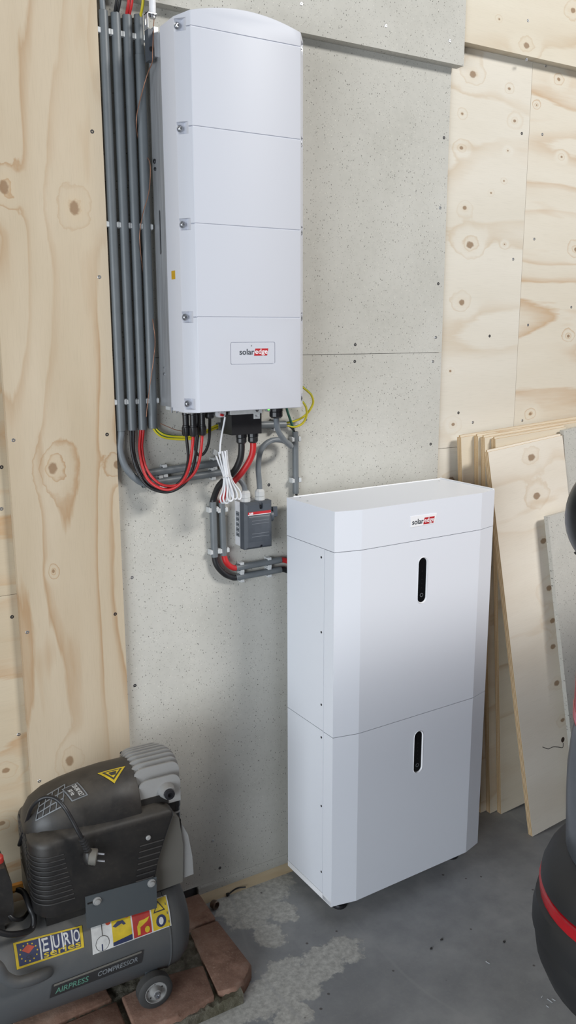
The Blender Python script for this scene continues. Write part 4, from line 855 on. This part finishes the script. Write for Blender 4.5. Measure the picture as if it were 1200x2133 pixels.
shape('sticker_mark', MT['navy'], ss, S4, [(0.112, 0.03), (0.126, 0.03), (0.126, 0.22), (0.112, 0.22)], 0.0016)
N4 = [(-0.3087, 0.0543), (-0.1024, 0.1120), (-0.1080, -0.1467), (-0.3152, -0.2138)]
ns = patch('name_plate', MT['rib'], tk, N4, 0, 1, 0, 1, 0.001, 8)
patch('name_plate_rim', MT['cast_dark'], ns, N4, 0.02, 0.98, 0.86, 1.0, 0.0018, 8)
MT['pale_green'] = plain('faded_green_print', (84, 128, 112), 0.6)
wtext('AIRPRESS', MT['pale_green'], ns, N4, 0.05, 0.40, 0.22, 0.66, 0.0018, 0.01)
wtext('COMPRESSOR', MT['grey_mark'], ns, N4, 0.50, 0.95, 0.28, 0.66, 0.0018, 0.01)

# motor housing
def hring(z, ur, i, rl=0.045, rr=0.008):
    x0, x1, v0, v1 = -0.327 + i, ur - i, -0.100 + i, 0.100 - i; pts = []
    for cx, cy, a0, r in ((x1 - rr, v1 - rr, 0, rr), (x0 + rl, v1 - rl, PI / 2, rl), (x0 + rl, v0 + rl, PI, rl), (x1 - rr, v0 + rr, 1.5 * PI, rr)):
        for k in range(9): a = a0 + PI / 2 * k / 8; pts.append((cx + r * math.cos(a), cy + r * math.sin(a), z))
    return pts
O('motor_housing', rings_loft(bmesh.new(), [hring(0.340, -0.064, 0.002), hring(0.345, -0.062, 0), hring(0.40, -0.050, 0), hring(0.45, -0.032, 0), hring(0.505, -0.010, 0), hring(0.514, -0.009, 0.002), hring(0.520, -0.009, 0.007), hring(0.528, -0.011, 0.022), hring(0.530, -0.012, 0.03)]), MT['housing'], cp, 40)
KD = [(-0.328, 0.25), (-0.322, 0.45), (-0.305, 0.66), (-0.275, 0.81), (-0.235, 0.905), (-0.19, 0.965), (-0.14, 1.0), (-0.085, 1.0), (-0.081, 0.985)]
def kdome(u):
    for (a, ka), (b, kb) in zip(KD, KD[1:]):
        if a <= u <= b: return ka + (kb - ka) * (u - a) / (b - a)
    return 1.0
def dome(u, k):
    return [(u, -0.088 * math.cos(PI * i / 16) * k, 0.505 + 0.108 * max(math.sin(PI * i / 16), 0) ** 0.8 * k) for i in range(17)]
O('motor_dome', rings_loft(bmesh.new(), [dome(u, k) for u, k in KD]), MT['housing'], cp, 50)
O('shroud', B((-0.083, -0.070, 0.50), (-0.012, 0.070, 0.545)), MT['housing'], cp, bevel=0.004)
for k in range(11):
    z = 0.486 - k * 0.0112
    O('vent_rib', tube([(-0.3275, -0.050, z), (-0.3245, -0.072, z), (-0.314, -0.0885, z), (-0.298, -0.0985, z), (-0.282, -0.1006, z), (-0.262 + k * 0.0018, -0.1006, z)], 0.0015, 6, 5), MT['rib'], cp, 60)
for k in range(8):
    z = 0.500 - k * 0.016
    O('vent_rib', tube([(-0.3275, -0.040, z + 0.004), (-0.3275, 0.0, z + 0.016), (-0.3275, 0.035, z + 0.026)], 0.0020, 6, 4), MT['rib'], cp, 60)
for k in range(7):
    a, b = [(-0.0850, -0.1010, 0.4305), (-0.0440, -0.1010, 0.4321)], None
    z = 0.452 - k * 0.0142
    O('vent_rib', tube([(-0.094 - k * 0.0022, -0.1008, z), (-0.052 - k * 0.0046 + 0.014, -0.1008, z)], 0.0019, 6, 1), MT['rib'], cp, 60)
for p in ((-0.0734, -0.1010, 0.4678),): O('housing_screw', revolve(bmesh.new(), (p[0], -0.099, p[2]), (0, -1, 0), [(0, 0.006), (0.003, 0.006), (0.0045, 0.004)], 10), MT['cast'], cp)
# stickers on the dome
def on_dome(u, a, h=0.0005):
    k = kdome(u); return (u, -(0.088 * k + h) * math.cos(a), 0.505 + (0.108 * k + h) * math.sin(a) ** 0.8)
def dpoly(name, mat, parent, pts, h): return mapped(name, mat, parent, pts, lambda p, hh: on_dome(p[0], p[1], h + hh))
tri = [(-0.096, 1.32), (-0.160, 1.32), (-0.132, 0.90)]
wt = dpoly('warning_triangle', MT['yellow'], cp, tri, 0.0012)
dpoly('triangle_edge', MT['rib'], wt, [(-0.105, 1.28), (-0.151, 1.28), (-0.131, 0.99)], 0.0018)
dpoly('triangle_field', MT['yellow'], wt, [(-0.1115, 1.25), (-0.145, 1.25), (-0.1305, 1.05)], 0.0024)
dpoly('triangle_mark', MT['rib'], wt, [(-0.120, 1.22), (-0.138, 1.22), (-0.134, 1.12), (-0.124, 1.12)], 0.0029)
lab = [(-0.243, 1.20), (-0.207, 1.24), (-0.193, 0.80), (-0.229, 0.76)]
def lab_at(s, t): return tuple((lab[3][i] * (1 - s) + lab[2][i] * s) * (1 - t) + (lab[0][i] * (1 - s) + lab[1][i] * s) * t for i in (0, 1))
vl = dpoly('voltage_label', MT['grey_mark'], cp, lab, 0.0012)
dpoly('label_field', MT['rib'], vl, [lab_at(0.08, 0.06), lab_at(0.92, 0.06), lab_at(0.92, 0.94), lab_at(0.08, 0.94)], 0.0018)
place_text('lettering', '220-240 VOLT', MT['swhite'], vl, lambda s, t, h: on_dome(*lab_at(0.55 + 0.28 * t, 0.90 - 0.80 * s), 0.0023 + 0.0003 * h), 0.01)
place_text('lettering', '50 Hz', MT['swhite'], vl, lambda s, t, h: on_dome(*lab_at(0.18 + 0.25 * t, 0.72 - 0.40 * s), 0.0023 + 0.0003 * h), 0.01)
def gl(s, t): return (-0.306 + 0.056 * s + 0.016 * t, 0.60 + 0.58 * t + 0.12 * s)
def on_end(u, a, h): return on_dome(u, a, h)
bm = bmesh.new()
for k in range(5):
    s = k / 4; pts = [on_end(*gl(s - 0.018, 0), 0.003), on_end(*gl(s + 0.018, 0), 0.003), on_end(*gl(s + 0.018, 1), 0.003), on_end(*gl(s - 0.018, 1), 0.003)]
    rings_loft(bm, [pts, [(p[0], p[1] - 0.0006, p[2] + 0.0006) for p in pts]])
for k in range(4):
    t = k / 3
    for j in range(4):
        pts = [on_end(*gl(j / 4, t - 0.03), 0.003), on_end(*gl((j + 1) / 4, t - 0.03), 0.003), on_end(*gl((j + 1) / 4, t + 0.03), 0.003), on_end(*gl(j / 4, t + 0.03), 0.003)]
        rings_loft(bm, [pts, [(p[0], p[1] - 0.0006, p[2] + 0.0006) for p in pts]])
O('pictogram_grid', bm, MT['grey_mark'], cp)

# pump: crankcase, end cap, finned cylinder head
O('crankcase', prism([(-0.085, 0.300), (0.016, 0.306), (0.020, 0.40), (0.012, 0.475), (-0.03, 0.505), (-0.085, 0.50)], 'y', -0.070, 0.070), MT['cast_dark'], cp, bevel=0.005)
O('crankcase_cover', prism([(0.017, 0.309), (0.047, 0.312), (0.045, 0.36), (0.036, 0.42), (0.020, 0.455)], 'y', -0.062, 0.062), MT['cast'], cp, bevel=0.004)
O('gasket', B((0.0155, -0.066, 0.308), (0.0180, 0.066, 0.468)), MT['housing'], cp)
fl = (0.0202, -0.0300, 0.5182)
of = O('oil_filler', revolve(bmesh.new(), (0.017, -0.03, 0.455), (0, 0, 1), [(0, 0.012), (0.030, 0.011), (0.031, 0.013), (0.047, 0.013), (0.048, 0.007), (0.066, 0.007)], 14), MT['black_plastic'], cp, 30)
O('filler_neck', cyl((0.017, -0.03, 0.44), (0.017, -0.03, 0.475), 0.0115, 14), MT['cast'], of)
hd = O('cylinder_head', prism(rrect(-0.076, 0.012, 0.515, 0.562, 0.012), 'y', -0.060, 0.066), MT['cast'], cp, bevel=0.002)
O('head_base', B((-0.072, -0.050, 0.485), (0.010, 0.050, 0.523)), MT['housing'], cp)
for k in range(9):
    v = -0.066 + k * 0.0168
    e_ = 1.0 - 0.16 * (abs(k - 4) / 4) ** 2
    hz = (0.588, 0.606)[k > 0] + 0.012 * math.sin(PI * k / 8); lo_z = 0.518 if k == 0 else 0.528
    a, b = -0.032 - 0.060 * e_, -0.032 + 0.060 * e_; rr_ = 0.022
    pts = [(a, lo_z), (b, lo_z)] + [(b - rr_ + rr_ * math.cos(t * PI / 10), hz - rr_ + rr_ * math.sin(t * PI / 10)) for t in range(0, 6)] + [(a + rr_ - rr_ * math.sin(t * PI / 10), hz - rr_ + rr_ * math.cos(t * PI / 10)) for t in range(0, 6)]
    O('cooling_fin', prism(pts, 'y', v - 0.0020, v + 0.0020), MT['cast'], hd, 50, bevel=0.0008, seg=1)
for (u, v) in ((-0.065, -0.033), (0.002, -0.033), (-0.065, 0.034), (0.002, 0.034)): O('head_bolt', cyl((u, v, 0.560), (u, v, 0.604), 0.0075, 6, 0.001), MT['cast'], hd)
pb = O('port_boss', revolve(bmesh.new(), (-0.016, -0.055, 0.553), (0, -1, 0), [(0, 0.022), (0.012, 0.020), (0.026, 0.016), (0.030, 0.015)], 18), MT['cast'], hd, 40)
O('port_nut', revolve(bmesh.new(), (-0.016, -0.083, 0.553), (0, -1, 0), [(0, 0.0125), (0.010, 0.012), (0.011, 0.006), (0.004, 0.005)], 12), MT['dark_steel'], pb)

# saddle plate, wheel bracket and wheel
sp_ = O('saddle_plate', prism([(-0.222, 0.290), (-0.060, 0.284), (-0.058, 0.364), (-0.222, 0.369)], 'y', -0.1015, -0.0985), MT['plate'], cp, bevel=0.0008, seg=1)
O('saddle_foot', B((-0.215, -0.0985, 0.2865), (-0.068, -0.040, 0.300)), MT['plate'], cp, bevel=0.002)
cut(sp_, B((-0.218, -0.11, 0.348), (-0.196, -0.09, 0.353)))
for (u, w_) in ((-0.1965, 0.3505), (-0.0705, 0.3525)): O('plate_bolt', revolve(bmesh.new(), (u, -0.1015, w_), (0, -1, 0), [(0, 0.010), (0.0015, 0.010), (0.002, 0.0065), (0.006, 0.006), (0.0065, 0.004)], 12), MT['cast'], sp_)
O('saddle_under', B((-0.30, -0.06, 0.296), (-0.07, 0.06, 0.345)), MT['housing'], cp)
WZ, WR = 0.0880, 0.0415
def wheel(u, v):
    s = -1 if v < 0 else 1; k_ = WR / 0.0525
    tp = [(-0.014, 0.034), (-0.014, 0.046), (-0.010, 0.0525), (0.010, 0.0525), (0.014, 0.046), (0.014, 0.0345), (0.010, 0.032), (-0.010, 0.032), (-0.014, 0.034)]
    wb = O('wheel', revolve(bmesh.new(), (u, v, WZ), (0, s, 0), [(a, b * k_) for a, b in tp], 32, False), MT['rubber'], cp, 40)
    rim_o = O('rim', revolve(bmesh.new(), (u, v, WZ), (0, s, 0), [(a, b * k_) for a, b in [(-0.008, 0.008), (-0.008, 0.0335), (0.0128, 0.0335), (0.0132, 0.031), (0.007, 0.029), (0.006, 0.018), (0.010, 0.0165), (0.018, 0.013), (0.019, 0.008)]], 28), MT['cast'], wb, 40)
    O('hub', revolve(bmesh.new(), (u, v + s * 0.016, WZ), (0, s, 0), [(0, 0.0075), (0.010, 0.007), (0.0105, 0.0045), (0.004, 0.004)], 12), MT['steel'], wb, 40)
    hb = bmesh.new()
    for k in range(5):
        a = 2 * PI * k / 5 + 0.3; cyl((u + 0.0185 * math.cos(a), v + s * 0.020, WZ + 0.0185 * math.sin(a)), (u + 0.0185 * math.cos(a), v - s * 0.004, WZ + 0.0185 * math.sin(a)), 0.0026, 10, 0, hb)
    cut(rim_o, hb)
    br = O('wheel_bracket', prism([(u - 0.016, 0.078), (u + 0.014, 0.078), (u + 0.016, 0.166), (u - 0.014, 0.166)], 'y', v - s * 0.016, v - s * 0.019), MT['plate'], cp, bevel=0.0008, seg=1)
    O('bracket_flange', prism([(u - 0.014, 0.162), (u + 0.018, 0.162), (u + 0.018, 0.1665), (u - 0.014, 0.1665)], 'y', *sorted((v - s * 0.016, s * 0.085))), MT['plate'], br)
    cut(br, cyl((u, v - s * 0.005, 0.138), (u, v - s * 0.030, 0.138), 0.004, 12))
wheel(-0.0795, -0.118); wheel(-0.0795, 0.118)
O('front_foot', revolve(bmesh.new(), (-0.52, 0, 0.043), (0, 0, 1), [(0, 0.022), (0.02, 0.024), (0.045, 0.016)], 14), MT['rubber'], cp)
O('handle', tube([(-0.4643, -0.1200, 0.3306), (-0.4392, -0.1350, 0.3204), (-0.4179, -0.1400, 0.2986), (-0.4056, -0.1400, 0.2695), (-0.3828, -0.1400, 0.2485), (-0.3528, -0.1350, 0.2394), (-0.3234, -0.1220, 0.2306), (-0.3127, -0.1080, 0.2217)], 0.0125, 14), MT['tank'], cp, 60)

# pressure switch, fittings, cord and plug
ps = O('pressure_switch', prism([(-0.47, 0.335), (-0.372, 0.335), (-0.366, 0.36), (-0.366, 0.425), (-0.378, 0.466), (-0.47, 0.472)], 'y', -0.060, 0.050), MT['housing'], cp, bevel=0.004)
rb = (-0.3809, -0.0300, 0.4909)
O('stop_button', revolve(bmesh.new(), (rb[0] - 0.006, -0.03, 0.466), (0, 0, 1), [(0, 0.012), (0.012, 0.012), (0.015, 0.009)], 14), MT['sred'], ps)
O('switch_base', B((-0.45, -0.04, 0.30), (-0.385, 0.03, 0.337)), MT['housing'], ps)
O('brass_fitting', cyl((-0.37, 0.0, 0.372), (-0.335, 0.0, 0.372), 0.010, 6, 0.001), plain('brass', (196, 136, 56), 0.4, 0.6), cp)
O('hose', tube([(-0.3534, 0.0000, 0.3715), (-0.3368, -0.0200, 0.3666), (-0.3316, -0.0500, 0.3485), (-0.3266, -0.0600, 0.3295), (-0.3340, -0.0700, 0.3093), (-0.3634, -0.0900, 0.3224), (-0.3936, -0.1000, 0.3407), (-0.4300, -0.1000, 0.3715)], 0.0065, 10), MT['cable_black'], cp, 60)
O('hose', tube([(-0.4099, -0.0300, 0.3632), (-0.3838, -0.0500, 0.3554), (-0.3667, -0.0600, 0.3382), (-0.3458, -0.0400, 0.3206), (-0.3278, -0.0100, 0.3145)], 0.005, 8), MT['cable_black'], cp, 60)
O('cord', tube([(-0.1841, 0.0500, 0.5667), (-0.2172, 0.0300, 0.5772), (-0.2487, 0.0100, 0.5816), (-0.2734, -0.0050, 0.5785), (-0.2864, -0.0100, 0.5719)], 0.0045, 10), MT['cable_black'], cp, 60)
cd = O('cord', tube([(-0.3332, 0.0200, 0.4608), (-0.3206, -0.0200, 0.5361), (-0.3134, -0.0500, 0.5836), (-0.3002, -0.0660, 0.6064), (-0.2834, -0.0740, 0.6137), (-0.2666, -0.0880, 0.6106), (-0.2539, -0.1030, 0.5947), (-0.2425, -0.1130, 0.5687), (-0.2330, -0.1220, 0.5426), (-0.2253, -0.1240, 0.5244), (-0.2163, -0.1240, 0.4987)], 0.0045, 10), MT['cable_black'], cp, 60)
q0, q1, q2 = Vector((-0.2272, -0.1240, 0.5272)), Vector((-0.2150, -0.1220, 0.4925)), Vector((-0.2083, -0.1180, 0.4603))
for k in range(5):
    a = q0 + (q1 - q0) * (k / 5); O('strain_relief', cyl(tuple(a), tuple(a + (q1 - q0) * 0.12), 0.0078, 10), MT['rib'], cd)
pl_ = O('plug_body', tube([tuple(q1), tuple(q1 + (q2 - q1) * 0.5), tuple(q2)], 0.010, 12, 4, None, lambda t: 0.008 + 0.008 * math.sin(t * PI * 0.75)), MT['housing'], cd, 50)
pf = (-0.2015, -0.1180, 0.4708); dn = Vector((0.85, -0.35, -0.15)).normalized()
O('plug_face', revolve(bmesh.new(), Vector((q1 + q2) / 2) - dn * 0.004, dn, [(0, 0.012), (0.004, 0.0175), (0.018, 0.0175), (0.020, 0.015)], 16), MT['cast_dark'], cd, 40)
for s in (-1, 1):
    st = Vector((q1 + q2) / 2) + dn * 0.014 + Vector((0, 0, s * 0.0085)); O('plug_pin', cyl(tuple(st), tuple(st + dn * 0.018), 0.0022, 8), MT['steel'], cd)

# ================================================================ PARKED CAR (only its rear corner is in view)
car = empty('car', (2.0, -1.7, 0)); tag(car, 'dark grey parked car corner with a red strip along the bumper', 'car')
MT['bumper'] = dusty('dark_bumper_plastic', (36, 37, 39), (66, 64, 60), 0.3, 0.5)
MT['paint'] = plain('anthracite_paint', (78, 82, 88), 0.28)
MT['lens'] = plain('red_lens', (176, 18, 30), 0.2)
MT['lens_pale'] = plain('pale_red_lens', (206, 96, 108), 0.22)
MT['tinted'] = plain('tinted_glass', (20, 22, 26), 0.3, spec=0.3)
def car_ring(z, i, ln=3.7):
    # plan of the car: x0 rear, side faces y = -0.83 and -2.53, corner radius 0.22
    r = 0.22; pts = []; x0, x1, ya, yb_ = 0.03 + i, 0.03 + ln - i, -0.83 - i, -2.53 + i
    for cx, cy, a0 in ((x0 + r, ya - r, PI), (x1 - r, ya - r, PI / 2), (x1 - r, yb_ + r, 0), (x0 + r, yb_ + r, -PI / 2)):
        for k in range(13): a = a0 - PI / 2 * k / 12; pts.append((cx + r * math.cos(a), cy + r * math.sin(a), z))
    return pts
O('bumper', rings_loft(bmesh.new(), [car_ring(0.250, 0.10), car_ring(0.262, 0.048), car_ring(0.300, 0.012), car_ring(0.339, -0.001), car_ring(0.385, -0.006), car_ring(0.392, -0.0035), car_ring(0.396, -0.0035), car_ring(0.400, -0.0095), car_ring(0.425, -0.0095), car_ring(0.455, -0.006), car_ring(0.466, 0.004)]), MT['bumper'], car, 40)
O('bumper_strip', rings_loft(bmesh.new(), [car_ring(0.462, 0.006), car_ring(0.466, -0.001), car_ring(0.490, -0.003), car_ring(0.496, 0.006)]), MT['lens'], car, 40)
O('bumper_top', rings_loft(bmesh.new(), [car_ring(0.492, 0.008), car_ring(0.497, -0.001), car_ring(0.514, 0.0), car_ring(0.539, 0.007), car_ring(0.561, 0.019), car_ring(0.574, 0.034), car_ring(0.580, 0.10)]), MT['bumper'], car, 50)
O('body_panel', rings_loft(bmesh.new(), [car_ring(0.560, 0.060), car_ring(0.564, 0.036), car_ring(0.577, 0.030), car_ring(0.677, 0.026), car_ring(0.740, 0.025), car_ring(0.787, 0.027), car_ring(0.815, 0.029), car_ring(0.829, 0.034), car_ring(0.832, 0.06)]), MT['paint'], car, 50)
O('tail_light', rings_loft(bmesh.new(), [car_ring(0.830, 0.045), car_ring(0.833, 0.032), car_ring(0.843, 0.028), car_ring(0.863, 0.028), car_ring(0.934, 0.028), car_ring(0.99, 0.036), car_ring(0.995, 0.06)]), MT['lens'], car, 50)
O('light_band', rings_loft(bmesh.new(), [car_ring(0.846, 0.034), car_ring(0.848, 0.0274), car_ring(0.868, 0.0272), car_ring(0.870, 0.034)]), MT['lens_pale'], car, 50)
O('belt', rings_loft(bmesh.new(), [car_ring(0.985, 0.07), car_ring(1.0, 0.075), car_ring(1.05, 0.12)]), MT['paint'], car, 50)
O('cabin_glass', rings_loft(bmesh.new(), [car_ring(1.045, 0.12), car_ring(1.35, 0.16), car_ring(1.49, 0.20)]), MT['tinted'], car, 50)
O('roof', rings_loft(bmesh.new(), [car_ring(1.48, 0.195), car_ring(1.53, 0.22), car_ring(1.57, 0.30), car_ring(1.59, 0.46)]), MT['paint'], car, 50)
lc = Vector((0.1600, -0.9616, 1.2480))
bm = bmesh.new(); bmesh.ops.create_uvsphere(bm, u_segments=32, v_segments=20, radius=0.5)
bmesh.ops.scale(bm, vec=(0.19, 0.19, 0.215), verts=bm.verts); bmesh.ops.translate(bm, vec=lc, verts=bm.verts)
O('window_corner', bm, MT['tinted'], car, 60)
hg = Vector((0.1600, -0.8670, 1.1588))
O('window_hinge', prism([(hg.y, hg.z), (hg.y - 0.04, hg.z + 0.035), (hg.y - 0.06, hg.z - 0.03)], 'x', hg.x - 0.003, hg.x + 0.02), MT['black_plastic'], car)
for x in (0.75, 3.05):
    for y in (-0.93, -2.43):
        O('car_wheel', revolve(bmesh.new(), (x, y, 0.31), (0, 1 if y > -1.5 else -1, 0), [(-0.19, 0.20), (-0.19, 0.29), (-0.17, 0.31), (-0.01, 0.31), (0.0, 0.29), (0.0, 0.20), (-0.03, 0.18), (-0.02, 0.05), (-0.02, 0.02)], 32), MT['rubber'], car)
O('underbody', B((0.4, -2.4, 0.2), (3.4, -0.95, 0.30)), MT['bumper'], car)

# ================================================================ SMALL THINGS ON THE FLOOR
tie = empty('cable_tie', (-0.1625, -0.0203, 0.0000)); tag(tie, 'black cable tie lying against the wall base', 'cable tie')
O('strap', tube([(-0.1877, -0.0213, 0.0040), (-0.1730, -0.0168, 0.0080), (-0.1522, -0.0157, 0.0120), (-0.1313, -0.0265, 0.0140)], 0.0022, 6), MT['black_plastic'], tie)
a_ = Vector((-0.1853, -0.0164, 0.0000)); O('head', B((a_.x - 0.004, a_.y - 0.004, 0.0005), (a_.x + 0.004, a_.y + 0.004, 0.008)), MT['black_plastic'], tie, bevel=0.001)
hk = Vector((-0.2440, -0.0461, 0.0000))
tag(O('metal_ferrule', revolve(bmesh.new(), (hk.x, hk.y + 0.006, 0.0125), (0.35, -1, 0.1), [(0.002, 0.0085), (0.0, 0.011), (0.004, 0.0122), (0.015, 0.0115), (0.0165, 0.009), (0.006, 0.0075)], 16), plain('tarnished_metal', (128, 112, 98), 0.4, 0.6), None, 40), 'small tarnished metal ferrule on the floor beside the bricks', 'ferrule')
MT['sliver'] = plain('pale_sliver', (206, 210, 214), 0.4)
for (p, q_) in (((0.3026, -0.7593, 0.0000), (0.3043, -0.7743, 0.0000)), ((0.3126, -0.7653, 0.0000), (0.3149, -0.7737, -0.0000)), ((0.2846, -0.7728, 0.0000), (0.2850, -0.7799, 0.0000)), ((0.2942, -0.7489, 0.0000), (0.2997, -0.7469, 0.0000)), ((0.2639, -0.5904, 0.0000), (0.2663, -0.6017, 0.0000))):
    p, q_ = Vector(p), Vector(q_); n_ = (q_ - p).normalized().cross(Vector((0, 0, 1))) * 0.0009
    o = O('plastic_sliver', rings_loft(bmesh.new(), [[tuple(p + n_ + Vector((0, 0, 0.0003))), tuple(p - n_ + Vector((0, 0, 0.0003))), tuple(q_ - n_ + Vector((0, 0, 0.0003))), tuple(q_ + n_ + Vector((0, 0, 0.0003)))], [tuple(p + n_ + Vector((0, 0, 0.0013))), tuple(p - n_ + Vector((0, 0, 0.0013))), tuple(q_ - n_ + Vector((0, 0, 0.0013))), tuple(q_ + n_ + Vector((0, 0, 0.0013)))]]), MT['sliver'])
    tag(o, 'tiny pale sliver lying on the concrete floor', 'debris', 'pale slivers on the floor')
for p in ((0.3547, -0.5636, 0.0000), (0.1733, -0.4833, 0.0000), (0.2196, -0.4715, 0.0000)):
    bm = bmesh.new(); bmesh.ops.create_icosphere(bm, subdivisions=1, radius=0.004); bmesh.ops.scale(bm, vec=(1.2, 0.9, 0.5), verts=bm.verts); bmesh.ops.translate(bm, vec=(p[0], p[1], 0.0018), verts=bm.verts)
    for v in bm.verts: v.co += Vector((random.uniform(-1, 1), random.uniform(-1, 1), 0)) * 0.0012
    tag(O('dirt_crumb', bm, MT['rib']), 'small dark crumb of dirt on the concrete floor', 'debris', 'dark crumbs on the floor')
